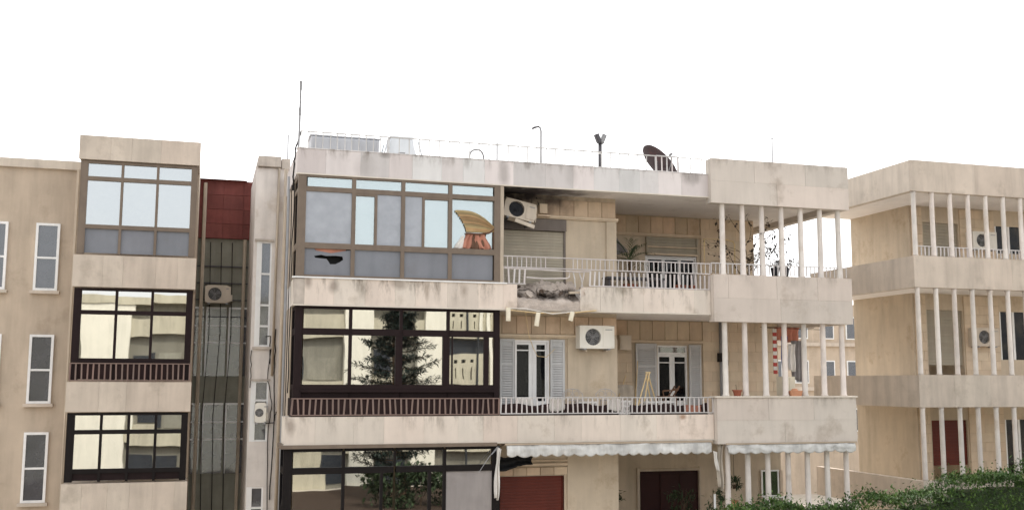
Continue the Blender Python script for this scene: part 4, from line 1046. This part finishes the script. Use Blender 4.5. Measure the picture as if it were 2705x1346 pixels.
# crates behind the rail
def crate(x, label, w_=.34, h_=.32):
    T = thing('plastic_crate', (x, .35, 5.33), label, 'crate', 'white crates behind the middle railing')
    for y in (.2, .48):
        mb = MB()
        for i in range(4): mb.box(x - w_ / 2, x + w_ / 2, y, y + .012, 5.35 + i * h_ / 3.4, 5.385 + i * h_ / 3.4)
        for i in range(5): mb.box(x - w_ / 2 + i * (w_ - .03) / 4, x - w_ / 2 + .03 + i * (w_ - .03) / 4, y - .004, y + .016, 5.35, 5.35 + h_)
        part('side', mb, 'crate_plastic', T)
    for sx in (-1, 1): part('end', MB().box(x + sx * w_ / 2 - .008, x + sx * w_ / 2 + .008, .212, .48, 5.35, 5.35 + h_), 'crate_plastic', T)
    part('base', MB().box(x - w_ / 2, x + w_ / 2, .2, .49, 5.335, 5.348), 'crate_plastic', T)
crate(2.36, 'white lattice crate behind the middle railing, left one', .46, .36)
crate(3.30, 'white lattice crate behind the middle railing, below the air conditioner corner', .36, .38)
cloth('folded_cloth', [(.55, .3, 5.80), (1.0, .3, 5.80), (1.0, .3, 5.55), (.55, .3, 5.55)], 'cloth_white', 'white cloth behind the left end of the white middle railing', 'cloth', .03, 3)
T = thing('table', (4.3, .45, 5.33), 'low white table behind the middle railing by the deck chair', 'table')
part('top', MB().box(3.95, 4.75, .3, .62, 5.66, 5.70), 'crate_plastic', T)
for x in (3.98, 4.69): part('leg', MB().box(x, x + .03, .34, .58, 5.33, 5.66), 'crate_plastic', T)
# covered heap in the recess
bm = bmesh.new(); bmesh.ops.create_icosphere(bm, subdivisions=3, radius=1)
for v in bm.verts:
    n_ = noise.fractal(v.co * 1.5, 1, 2, 4); v.co = Vector((v.co.x * .42, v.co.y * .2, max(-.05, v.co.z) * .42)) * (1 + .75 * n_)
me = bpy.data.meshes.new('covered_heap'); bm.to_mesh(me); bm.free(); me.materials.append(MATS['cloth_beige'])
tag(inst('covered_heap', me, (4.3, 2.6, 5.62), None), 'heap under a greyish cover in the middle recess corner', 'heap')
# laundry at the right end of the middle floor
T = thing('laundry_line', (8.2, 1.2, 7.5), 'wire laundry line in the right corner of the middle loggia', 'laundry line')
part('line', MB().tube([(7.75, 1.3, 7.66), (9.4, 1.3, 7.66)], .008, 5), 'cable_black', T)
part('line', MB().tube([(7.75, 1.0, 7.62), (9.4, 1.0, 7.60)], .008, 5), 'cable_black', T)
o = thing('striped_towel', (8.05, 1.0, 6.6), 'narrow red and white striped towel on the laundry line', 'towel')
for k in range(12):
    cloth('stripe', [(7.94, 1.0, 7.60 - .1 * k), (8.06, 1.0, 7.60 - .1 * k), (8.06, 1.0, 7.502 - .1 * k), (7.94, 1.0, 7.502 - .1 * k)], 'towel_red' if k % 2 else 'cloth_white', None, None, .004, 1, par=o, ns=6)
cloth('orange_cloth', [(8.18, 1.3, 7.66), (8.95, 1.3, 7.66), (8.9, 1.3, 7.25), (8.2, 1.3, 7.3)], 'towel_orange', 'orange cloth hanging high on the laundry line', 'towel', .04, 4)
cloth('blue_cloth', [(8.16, .95, 7.4), (8.36, .95, 7.4), (8.34, .95, 6.45), (8.18, .95, 6.5)], 'towel_blue', 'blue cloth hanging on the laundry line', 'towel', .03, 2)
cloth('white_cloth', [(8.40, 1.0, 7.2), (8.62, 1.0, 7.2), (8.62, 1.0, 6.45), (8.40, 1.0, 6.5)], 'cloth_white', 'white cloth hanging right of the blue cloth', 'towel', .03, 2)
cloth('grey_cloth', [(8.62, 1.2, 7.3), (9.0, 1.2, 7.3), (9.0, 1.2, 6.2), (8.62, 1.2, 6.25)], 'towel_grey', 'grey cloth hanging at the right end of the laundry', 'towel', .03, 3)
T = thing('balcony_cabinet', (8.1, .7, 5.33), 'small cream cabinet in the middle loggia under the laundry', 'cabinet')
part('body', MB().box(7.93, 8.27, .5, .85, 5.36, 6.33), 'cabinet_cream', T)
part('door', MB().box(7.95, 8.09, .485, .5, 5.4, 6.29).box(8.10, 8.25, .485, .5, 5.4, 6.29), 'cabinet_cream', T)
# lower floor: plants at the right
def bush(name, c, rx, ry, rz, n, mt, label, cat, ls=.1, lw=.05, seed=1, stems=5, z0=None, group=None):
    rs = random.Random(seed); c = Vector(c); z0 = c.z - rz if z0 is None else z0
    T = thing(name, (c.x, c.y, z0), label, cat, group)
    mb = MB(); lf = MB()
    for k in range(stems):
        d = rdir(rs, .8); mb.tube([Vector((c.x + rs.gauss(0, .04), c.y, z0)), c + Vector((d.x * rx * .4, d.y * ry * .4, -.2 * rz)), c + Vector((d.x * rx, d.y * ry, d.z * rz)) * .8], .014, 5, .004)
    cl = [c + Vector((rs.uniform(-1, 1) * rx * .8, rs.uniform(-1, 1) * ry * .8, rs.uniform(-1, 1) * rz * .8)) for _ in range(max(4, n // 40))]
    for k in range(n):
        p = rs.choice(cl) + Vector((rs.gauss(0, rx * .18), rs.gauss(0, ry * .18), rs.gauss(0, rz * .18)))
        leafcard(lf, p, rdir(rs, .2), ls * rs.uniform(.6, 1.3), lw * rs.uniform(.6, 1.3))
    part('stem', mb, 'stem', T); part('foliage', lf, mt, T)
    return T
bush('shrub', (5.85, .5, 3.05), .33, .25, .6, 260, 'leaf_dark', 'dark leafy shrub at the foot of the first lower pillar', 'shrub', .12, .05, 3, z0=2.3)
bush('shrub', (5.6, 1.8, 3.1), .5, .3, .4, 260, 'leaf_dark', 'dark shrub in front of the dark red door', 'shrub', .13, .05, 4, z0=2.3)
bush('shrub', (3.75, 2.2, 3.0), .35, .3, .35, 300, 'leaf_dark', 'dark low shrub beside the plain lower wall corner', 'shrub', .11, .06, 5, z0=2.3)
T = bush('hanging_plant', (6.42, .5, 3.63), .2, .15, .14, 200, 'leaf_dark', 'dark hanging plant between the first two lower pillars', 'hanging plant', .11, .035, 6, z0=3.5)
part('hanger', MB().tube([(6.42, .5, 3.6), (6.42, .5, 4.7)], .006, 4), 'cable_black', T)
tag(part('clay_jar', MB().lathe([(.12, 0), (.2, .15), (.22, .3), (.12, .45), (.15, .5), (.01, .5)], (6.35, .45, 2.72), 14).box(6.15, 6.55, .25, .65, 2.3, 2.72), 'terracotta_light', None), 'clay jar between the first two lower pillars', 'jar')
tag(part('white_post', MB().box(5.68, 5.72, .15, .19, 2.3, 3.42), 'white_paint', None), 'thin white post in the shrub left of the lower pillars', 'post')
# window and white guard at the end of the lower loggia
wn = part('window', MB().box(8.72, 8.76, 3.12, 3.16, 2.95, 3.70).box(9.24, 9.28, 3.12, 3.16, 2.95, 3.70).box(8.76, 9.24, 3.12, 3.16, 3.66, 3.70).box(8.76, 9.24, 3.12, 3.16, 2.95, 2.99), 'white_paint', B)
part('pane', MB().box(8.75, 9.25, 3.13, 3.136, 2.98, 3.67), 'glass_mirror', wn)
part('reveal', MB().box(8.75, 9.25, 3.145, 3.16, 2.98, 3.67), 'grille_dark', wn)

gd = part('window_guard', MB().box(8.66, 9.34, 2.93, 2.96, 2.94, 2.97).box(8.66, 9.34, 2.93, 2.96, 2.70, 2.73), 'white_paint', B)
me = boxm('guard_bar', 'white_paint', .025, .02, .21)
for i in range(8): inst('guard_bar', me, (8.70 + .086 * i, 2.945, 2.835), gd)
part('wall_panel', MB().box(9.3, 9.395, 3.1, 3.2, 2.35, 3.68), 'neighbor_wall', B)

# hedge in the front garden at the lower right
T = thing('hedge', (12, -1.6, 0), 'clipped green hedge along the bottom right in front of the building', 'hedge')
rs = random.Random(77); lf = MB(); st = MB()
def hz(x): return 3.28 + .10 * math.sin(x * 2.3) + .06 * math.sin(x * 5.1) + max(0, (x - 8.4)) * .15
lf2 = MB()
for k in range(30000):
    x = rs.uniform(4.9, 19); top = hz(x)
    if rs.random() < .45: p = Vector((x, -1.6 + rs.uniform(-.55, .5), top - abs(rs.gauss(0, .07))))
    else: p = Vector((x, -2.12 + rs.gauss(0, .09) + .1 * noise.noise(Vector((x * 1.7, k % 7, 0))), top - rs.random() ** 1.2 * 2.2))
    sprig = .14 * max(0, rs.gauss(-.7, 1))
    leafcard(lf if noise.noise(Vector((p.x * 2.2, p.y * 2, p.z * 2.2))) + rs.gauss(0, .25) > 0 else lf2, p + Vector((0, 0, sprig)), rdir(rs, .5), rs.uniform(.03, .14), rs.uniform(.025, .07))
for k in range(28):
    x = 5 + k * .5; st.tube([(x, -1.6, 0), (x + rs.gauss(0, .05), -1.6, 1.4), (x + rs.gauss(0, .12), -1.6, 2.9)], .03, 5, .012)
part('foliage', lf, 'leaf_mid', T); part('foliage', lf2, 'leaf_deep', T); part('stem', st, 'bark', T)
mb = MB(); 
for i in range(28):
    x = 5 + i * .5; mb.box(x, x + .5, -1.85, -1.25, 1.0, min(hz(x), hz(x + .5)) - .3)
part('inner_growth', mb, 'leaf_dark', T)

# ================================================================== NEIGHBOURS
# red-brown building down the alley at the left
N1 = thing('alley_building', (-6.2, 9, 0), 'narrow building with a red brown top storey seen down the left alley', 'building')
part('wall', MB().box(-9.6, -5.0, 7.1, 12, 0, 10.22), 'neighbor_grey', N1)
up_ = part('upper_storey', MB().box(-9.6, -5.1, 7.03, 12, 10.22, 11.9), 'neighbor_red', N1)
for i in range(4):
    for j in range(8): part('cladding_panel', MB().box(-9.6 + .56 * j + .006, -9.04 + .56 * j - .006, 7.0, 7.03, 10.23 + .42 * i, 10.64 + .42 * i), 'neighbor_red', up_)
part('roof', MB().prism_x([(6.8, 11.9), (12.2, 11.9), (9.5, 12.3)], -9.7, -5.6), 'neighbor_red', N1)
for i in range(4):
    part('ledge', MB().box(-9.6, -5.0, 7.04, 7.1, 9.4 - .48 * i, 9.43 - .48 * i), 'metal_dark', N1)
for z in (6.3, 3.6):
    for k in range(6):
        wn = part('window', MB().box(-5.98 - .62 * k, -5.94 - .62 * k, 7.02, 7.1, z, z + 1.9).box(-5.98 - .62 * k, -5.42 - .62 * k, 7.02, 7.1, z + 1.9, z + 1.95).box(-5.94 - .62 * k, -5.42 - .62 * k, 7.03, 7.1, z + .92, z + .96).box(-5.94 - .62 * k, -5.42 - .62 * k, 7.03, 7.1, z + 1.4, z + 1.44), 'white_paint', N1)
        part('pane', MB().box(-5.94 - .62 * k, -5.42 - .62 * k, 7.06, 7.07, z, z + 1.9), 'glass_tower', wn)
part('downpipe', MB().tube([(-5.6, 6.95, 0), (-5.6, 6.95, 10.2)], .05, 7), 'pipe_cream', N1)

# neighbour at the far left, same street, glazed balconies
def glazed_neighbor(Bn, x0, x1, y, z0, z1, rows, nb, mt, gm, pm):
    mb = MB().box(x0, x0 + .14, y, y + .1, z0, z1).box(x1 - .12, x1, y, y + .1, z0, z1)
    wd = (x1 - x0 - .26) / nb; xs = [x0 + .14 + wd * i for i in range(nb + 1)]
    for a, b in zip(xs, xs[1:]):
        for r_ in rows: mb.box(a + .03, b - .03, y + .004, y + .1, r_ - .05, r_ + .05)
        mb.box(a + .03, b - .03, y + .004, y + .1, z1 - .06, z1)
    for x in xs: mb.box(x - .03, x + .03, y + .002, y + .1, z0, z1)
    g = part('glazed_balcony', mb, mt, Bn)
    zs = [z0] + rows + [z1]
    for a, b in zip(xs, xs[1:]):
        for i, (p_, q_) in enumerate(zip(zs, zs[1:])):
            o = part('pane' if i else 'infill_panel', MB().box(a + .02, b - .02, y + .05, y + .056, p_ + .03, q_ - .03), gm if i else pm, g)
            if i: o.rotation_euler = (rr.uniform(-.003, .003), 0, rr.uniform(-.004, .004))
N2 = thing('corner_building', (-8.5, 4, 0), 'pale stone neighbour with glazed balconies at the far left', 'building')
nx0, nx1, ny = -9.70, -6.88, 3.0
part('wall', MB().box(nx0 + .1, nx1 - .02, ny + 1.1, 9.5, 0, 11.5).box(-13.5, nx0 + .1, ny + 1.6, 9.5, 0, 11.5), 'neighbor_wall', N2)
part('parapet', MB().box(-13.5, nx0 + .06, ny + 1.5, 9.5, 11.5, 11.72), 'neighbor_stone', N2)
for z0, z1 in ((11.5, 12.09), (8.4, 9.17), (5.43, 6.14), (3.1, 3.77)):
    p = part('balcony_edge', MB().box(nx0 + .02, nx1 - .02, ny + .032, 9.5 if z0 > 10 else 4.2, z0, z1 - .01), 'neighbor_stone', N2)
    panels(p, nx0, nx1, z0 + .003, z1, ny, .6, 'neighbor_stone', seed=int(z0 * 10))
glazed_neighbor(N2, nx0 + .05, nx1 - .05, ny + .06, 9.2, 11.48, [9.87, 11.05], 3, 'frame_taupe', 'glass_far', 'panel_bluegrey')
glazed_neighbor(N2, nx0 + .05, nx1 - .05, ny + .10, 6.17, 8.38, [6.65, 7.8], 3, 'frame_dark', 'glass_mirror', 'rail_brown_back')
glazed_neighbor(N2, nx0 + .05, nx1 - .05, ny + .06, 3.8, 5.41, [4.05, 4.96], 4, 'frame_black', 'glass_mirror', 'frame_dark')
railing(N2, 'railing', nx0 + .04, nx1 - .04, ny + .03, 6.16, 6.59, .13, .035, 'rail_brown', seed=61)
for zz in (8.4, 5.6, 3.2):
    for k, xx in enumerate((-10.5, -11.7)):
        wn = part('window', MB().box(xx - .28, xx - .22, 4.52, 4.6, zz, zz + 1.7).box(xx + .22, xx + .28, 4.52, 4.6, zz, zz + 1.7).box(xx - .22, xx + .22, 4.52, 4.6, zz, zz + .06).box(xx - .22, xx + .22, 4.52, 4.6, zz + 1.64, zz + 1.7).box(xx - .22, xx + .22, 4.53, 4.6, zz + .8, zz + .85), 'white_paint', N2)
        part('pane', MB().box(xx - .22, xx + .22, 4.55, 4.56, zz + .05, zz + 1.65), 'glass_tower', wn)
        part('sill', MB().box(xx - .34, xx + .34, 4.46, 4.6, zz - .08, zz - .003), 'neighbor_stone', wn)
part('downpipe', MB().tube([(-9.85, 4.5, 0), (-9.85, 4.5, 11.5)], .05, 7), 'pipe_cream', N2)

# neighbour at the far right, loggias with pillars
N3 = thing('loggia_building', (16, 4, 0), 'cream stone neighbour with pillared loggias at the far right', 'building')
rx0, rx1, ry = 12.5, 21.5, 1.0
part('roof_slab', MB().box(rx0 + .02, rx1, ry + .04, 6.2, 11.62, 12.2), 'soffit', N3)
for z in (8.9, 5.55): part('floor_slab', MB().box(rx0 + .02, rx1, ry + .04, 6.2, z, z + .45), 'soffit', N3)
for k, (z0, z1) in enumerate(((0, 5.55), (6.0, 8.9), (9.35, 11.62))):
    mb = holed(MB(), rx0 + 1.6, rx1, 3.2, 3.4, z0, z1, [(14.6, 15.9, z0 + (.02 if k else 3.0), z1 - .5), (17.3, 18.4, z0 + (.9 if k else 3.4), z1 - .5)])
    mb.box(rx0 + 1.6, rx0 + 1.8, 3.4, 6.2, z0, z1).box(rx0 + 1.8, rx1, 6.0, 6.2, z0, z1)
    wl = part('wall', mb, 'wall_plaster', N3)
    courses(wl, 14.15, 14.55, max(z0, 2.4), z1 - .05, 3.2); courses(wl, 15.95, 17.25, max(z0, 2.4), z1 - .05, 3.2)
    wz0 = z0 + (.02 if k else 3.0)
    roller_ = part('roller_shutter', MB().box(14.6, 15.9, 3.28, 3.3, wz0 + .7, z1 - .5), 'shutter_red' if k == 0 else 'shutter_olive', N3)
    me = boxm('slat', 'shutter_red' if k == 0 else 'shutter_olive', 1.28, .02, .085)
    for i in range(int((z1 - .5 - wz0 - .7) / .1)): inst('slat', me, (15.25, 3.27, z1 - .55 - .1 * i), roller_)
    wn = part('window', MB().box(17.3, 17.36, 3.22, 3.3, z0 + .9, z1 - .5).box(18.34, 18.4, 3.22, 3.3, z0 + .9, z1 - .5).box(17.8, 17.88, 3.22, 3.3, z0 + .9, z1 - .5), 'white_paint', N3)
    part('pane', MB().box(17.36, 18.34, 3.25, 3.26, z0 + .9, z1 - .5), 'glass_dark', wn)
for z0, z1 in ((11.6, 12.5), (8.85, 9.75), (5.5, 6.4), (2.6, 3.5)):
    p = part('parapet', MB().box(rx0, rx1, ry + .032, ry + .2, z0, z1 - .01).box(rx0, rx0 + .2, ry + .2, 6.2, z0, z1 - .01), 'neighbor_stone', N3)
    panels(p, rx0, rx1, z0 + .003, z1, ry, 1.1, 'neighbor_stone', seed=int(z0 * 7))
for z0, z1 in ((9.75, 11.6), (6.4, 8.85), (3.5, 5.5)):
    pm = mesh_of(MB().lathe([(.085, 0), (.07, .05), (.066, z1 - z0 - .08), (.08, z1 - z0 - .002)]), 'pillar', 'pillar_paint', True)
    for i in range(9): inst('pillar', pm, (rx0 + .15 + .62 * i, ry + .1, z0 + .001), N3)
railing(N3, 'railing', rx0 + .2, rx1, ry + .1, 9.76, 10.05, .13, .03, 'rail_white', rails=(0, 1), seed=71)

# distant pale block filling the gap at the right
N4 = thing('distant_block', (26, 30, 0), 'distant pale apartment block in the gap at the right', 'building')
part('wall', MB().box(19.5, 40, 28, 36, 0, 10.6), 'neighbor_wall', N4)
for z in (3.4, 6.1, 8.6):
    for k in range(11):
        wn = part('window', MB().box(20.2 + 1.7 * k, 21.1 + 1.7 * k, 27.94, 28.0, z, z + 1.3), 'white_paint', N4)
        part('pane', MB().box(20.27 + 1.7 * k, 21.03 + 1.7 * k, 27.92, 27.94, z + .07, z + 1.23), 'glass_tower', wn)
    part('ledge', MB().box(19.4, 40, 27.8, 28, z - .4, z - .2), 'neighbor_stone', N4)

# ================================================================== ACROSS THE STREET (seen in the window glass)
OP = thing('opposite_building', (4, -42, 0), 'cream building across the street, mirrored in the dark window panes', 'building')
fy = -37.5
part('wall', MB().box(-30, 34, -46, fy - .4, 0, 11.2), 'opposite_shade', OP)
for a, b in ((-14, -11), (-7.5, -2.6), (1.75, 3.1), (5.8, 7.35), (12.2, 14), (17, 20)):
    part('pier', MB().box(a, b, fy - .4, fy + .25, 0, 11.4), 'opposite_pier', OP)
part('cornice', MB().box(-30, 34, fy - .4, fy + .35, 10.9, 11.39), 'opposite_cream', OP)
for a, b in ((-2.6, 1.75), (3.1, 5.8), (-11, -7.5), (14, 17)):
    for z in (8.85, 5.1, 2.2):
        part('band', MB().box(a, b, fy - .4, fy + .05, z, z + 1.15), 'opposite_cream', OP)
    for z in (6.3, 3.4, .2):
        wn = part('window', MB().box(a + .25, (a + b) / 2 - .1, fy - .4, fy - .33, z + .05, z + 1.45), 'opposite_dark', OP)
        wn = part('window', MB().box((a + b) / 2 + .1, b - .3, fy - .4, fy - .35, z + .05, z + 1.4), 'opposite_dark' if z < 1 else 'neighbor_grey', OP)
for z, ht, hz_, sl in ((8.8, 1.5, .98, (.12, .62)), (6.0, 1.85, 1.42, (.35, 1.05)), (2.3, 1.75, 1.3, (.3, .95))):   # balconies with round holes and slits
    mb = MB(); a, b = 7.35, 12.2
    holes = []
    for i in range(8):
        x = 7.93 + .45 * i
        if 8.95 < x < 9.3: continue
        for dx, dz in ((.10, .045), (.075, .08), (.04, .1)): pass
        holes += [(x - .1, x + .1, z + hz_ - .1, z + hz_ + .1), (x - .035, x + .035, z + sl[0], z + sl[1])]
    holed(mb, a, b, fy - .0, fy + .15, z, z + ht, holes)
    part('balcony_front', mb, 'opposite_cream', OP)
    part('balcony_floor', MB().box(a, b, fy - .4, fy, z, z + .12), 'opposite_cream', OP)
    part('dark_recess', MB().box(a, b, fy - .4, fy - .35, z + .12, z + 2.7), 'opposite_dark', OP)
part('downpipe', MB().tube([(9.2, fy + .22, 0), (9.2, fy + .22, 11)], .07, 7), 'opposite_dark', OP)
for k in range(4): part('rib', MB().box(10.0 + .45 * k, 10.2 + .45 * k, fy + .15, fy + .3, 5.8, 10.9), 'opposite_pier', OP)
for k, (x0, x1) in enumerate(((-2.4, -.2), (3.3, 5.6))):
    part('garage_door', MB().box(x0, x1, fy - .4, fy - .32, 0, 1.9), ('opposite_cream', 'opposite_dark')[k], OP)

# conifer across the street
T = thing('conifer_tree', (3.15, -30, 0), 'dark conifer across the street, mirrored in the middle floor glazing', 'tree')
part('trunk', MB().tube([(3.15, -30, 0), (3.2, -30, 4), (3.12, -30.05, 7.5), (3.15, -30, 10.0)], .2, 8, .03), 'bark', T)
br = MB(); lf = MB(); rs = random.Random(5)
for k in range(105):
    z = 1.4 + 8.5 * (k / 105) ** .9; a = k * 2.399 + rs.gauss(0, .3); L_ = max(.2, (10.2 - z) * .56 + .2) * rs.choice((.45, .7, .9, 1.2))
    L_ = min(L_, 2.0)
    d = Vector((math.cos(a), math.sin(a), rs.uniform(-.12, .22))); p0 = Vector((3.15, -30, z)); P_ = []
    for i in range(7):
        t = i / 6; P_.append(p0 + d * L_ * t + Vector((0, 0, .18 * L_ * t * t - .12 * L_ * t)))
    br.tube(P_, .03, 4, .008)
    for i in range(2, 7):
        for q_ in range(24):
            c = P_[i] + Vector((rs.gauss(0, .13), rs.gauss(0, .13), rs.gauss(.0, .05)))
            leafcard(lf, c, (d + rdir(rs) * .9), rs.uniform(.16, .32), rs.uniform(.07, .13))
part('branches', br, 'bark', T); part('crown', lf, 'leaf_conifer', T)

# garden across the street
structure('garden', MB().box(-40, 40, -37.0, -22.5, -.2, .02), 'soil')
for k, (x, y, rz) in enumerate(((2.0, -26.6, 1.0), (3.6, -27.2, 1.1), (5.0, -26.8, .9), (6.5, -27.5, .8))):
    bush('garden_shrub', (x, y, rz + .1), 1.0, .8, rz, 900, 'leaf_dark', ('leftmost', 'second', 'third', 'rightmost')[k] + ' dark garden shrub across the street, mirrored in the lower glazing', 'shrub', .3, .16, 90 + k, z0=.02, group='shrubs across the street')

g = []  # two dark wavy sheets added for the shade behind the white railing
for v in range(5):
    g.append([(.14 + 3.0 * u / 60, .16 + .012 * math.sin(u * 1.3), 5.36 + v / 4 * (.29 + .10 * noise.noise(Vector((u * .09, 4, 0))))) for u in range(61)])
tag(part('shade_sheet', MB().sheet(g, .006), 'rail_brown_back', None, smooth=True), 'dark brown sheet added as shade behind the left half of the white middle railing', 'cloth')
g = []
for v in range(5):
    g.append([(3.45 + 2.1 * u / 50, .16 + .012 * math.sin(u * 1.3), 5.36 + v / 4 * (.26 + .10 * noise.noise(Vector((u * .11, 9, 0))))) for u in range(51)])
tag(part('shade_sheet', MB().sheet(g, .006), 'rail_brown_back', None, smooth=True), 'dark brown sheet added as shade behind the right half of the white middle railing', 'cloth')

T = thing('splintered_plank', (2.0, .08, 8.2), 'short pale splintered plank stuck in the right end of the broken edge', 'plank')
part('board', MB().box(-.16, .16, -.02, .02, -.03, .03, Matrix.Translation((1.98, .06, 8.33)) @ Matrix.Rotation(R(-4), 4, 'Y') @ Matrix.Rotation(R(14), 4, 'Z')), 'pipe_cream', T)

ac_unit((16.6, 2.85, 10.3), Matrix(), .9, .32, .56, 'ac_white', 'white air conditioner on the top floor wall of the far right neighbour', grp='air conditioners on the balcony walls')
ac_unit((16.5, 2.85, 7.3), Matrix(), .9, .32, .56, 'ac_beige', 'beige air conditioner on the middle floor wall of the far right neighbour', grp='air conditioners on the balcony walls')

# flat shards of facing stone lying in the break
for k in range(6):
    x = .58 + .27 * k + rr.uniform(-.06, .06); a = Matrix.Translation((x, .1 + .12 * rr.random(), 8.2 + .16 * rr.random())) @ Matrix.Rotation(rr.uniform(-.7, .7), 4, 'Y') @ Matrix.Rotation(rr.uniform(-1, .6), 4, 'X')
    w_, h_ = rr.uniform(.06, .13), rr.uniform(.04, .09)
    mb = MB().prism([(-w_, -h_ * .6), (w_ * .5, -h_), (w_, h_ * .2), (w_ * .2, h_), (-w_ * .7, h_ * .7)], -.015, .015)
    for i, v in enumerate(mb.v): mb.v[i] = a @ v
    tag(part('stone_shard', mb, 'rubble' if k % 2 else 'rubble_dark', None), 'flat stone shard lying in the torn balcony edge', 'rubble', 'stone shards on the broken edge')
for k in range(3):
    x = -6.55 + .3 * k
    part('cable', MB().tube([(x, 6.97, 10.1), (x + .05, 6.97, 7.5), (x - .06, 6.97, 5.2), (x, 6.97, 2.5)], .014, 5), 'cable_black', N1)
part('downpipe', MB().tube([(-6.75, 6.93, 0), (-6.75, 6.93, 11.8)], .055, 7), 'pipe_cream', N1)
ac_unit((-6.3, 6.7, 8.35), Matrix(), .7, .28, .5, 'ac_beige', 'beige air conditioner on the grey wall down the left alley', grp='air conditioners on the balcony walls')

cloth('pale_towel', [(1.35, .12, 5.78), (1.75, .12, 5.78), (1.74, .12, 5.5), (1.36, .12, 5.46)], 'cloth_white', 'pale towel behind the white middle railing, below the right shutter', 'towel', .03, 3)
cloth('pale_towel', [(2.85, .12, 5.76), (3.2, .12, 5.77), (3.19, .12, 5.46), (2.86, .12, 5.5)], 'cloth_white', 'pale towel behind the white middle railing, below the white air conditioner', 'towel', .03, 3)
cloth('pink_towel', [(4.9, .12, 5.62), (5.35, .12, 5.6), (5.34, .12, 5.42), (4.92, .12, 5.44)], 'curtain_pink', 'dull pink towel behind the right end of the white middle railing', 'towel', .02, 3)

for k, (a, b) in enumerate((((4.45, 2.2, 5.36), (4.85, 2.9, 6.75)), ((3.75, 2.0, 5.36), (4.5, 2.9, 6.35)))):
    tag(part('leaning_stick', MB().tube([a, b], .014, 5), 'wood_pale', None), ('long thin stick leaning on the left shutter of the recessed door', 'shorter thin stick leaning across the recess corner behind the deck chair')[k], 'stick', 'sticks leaning in the middle recess')
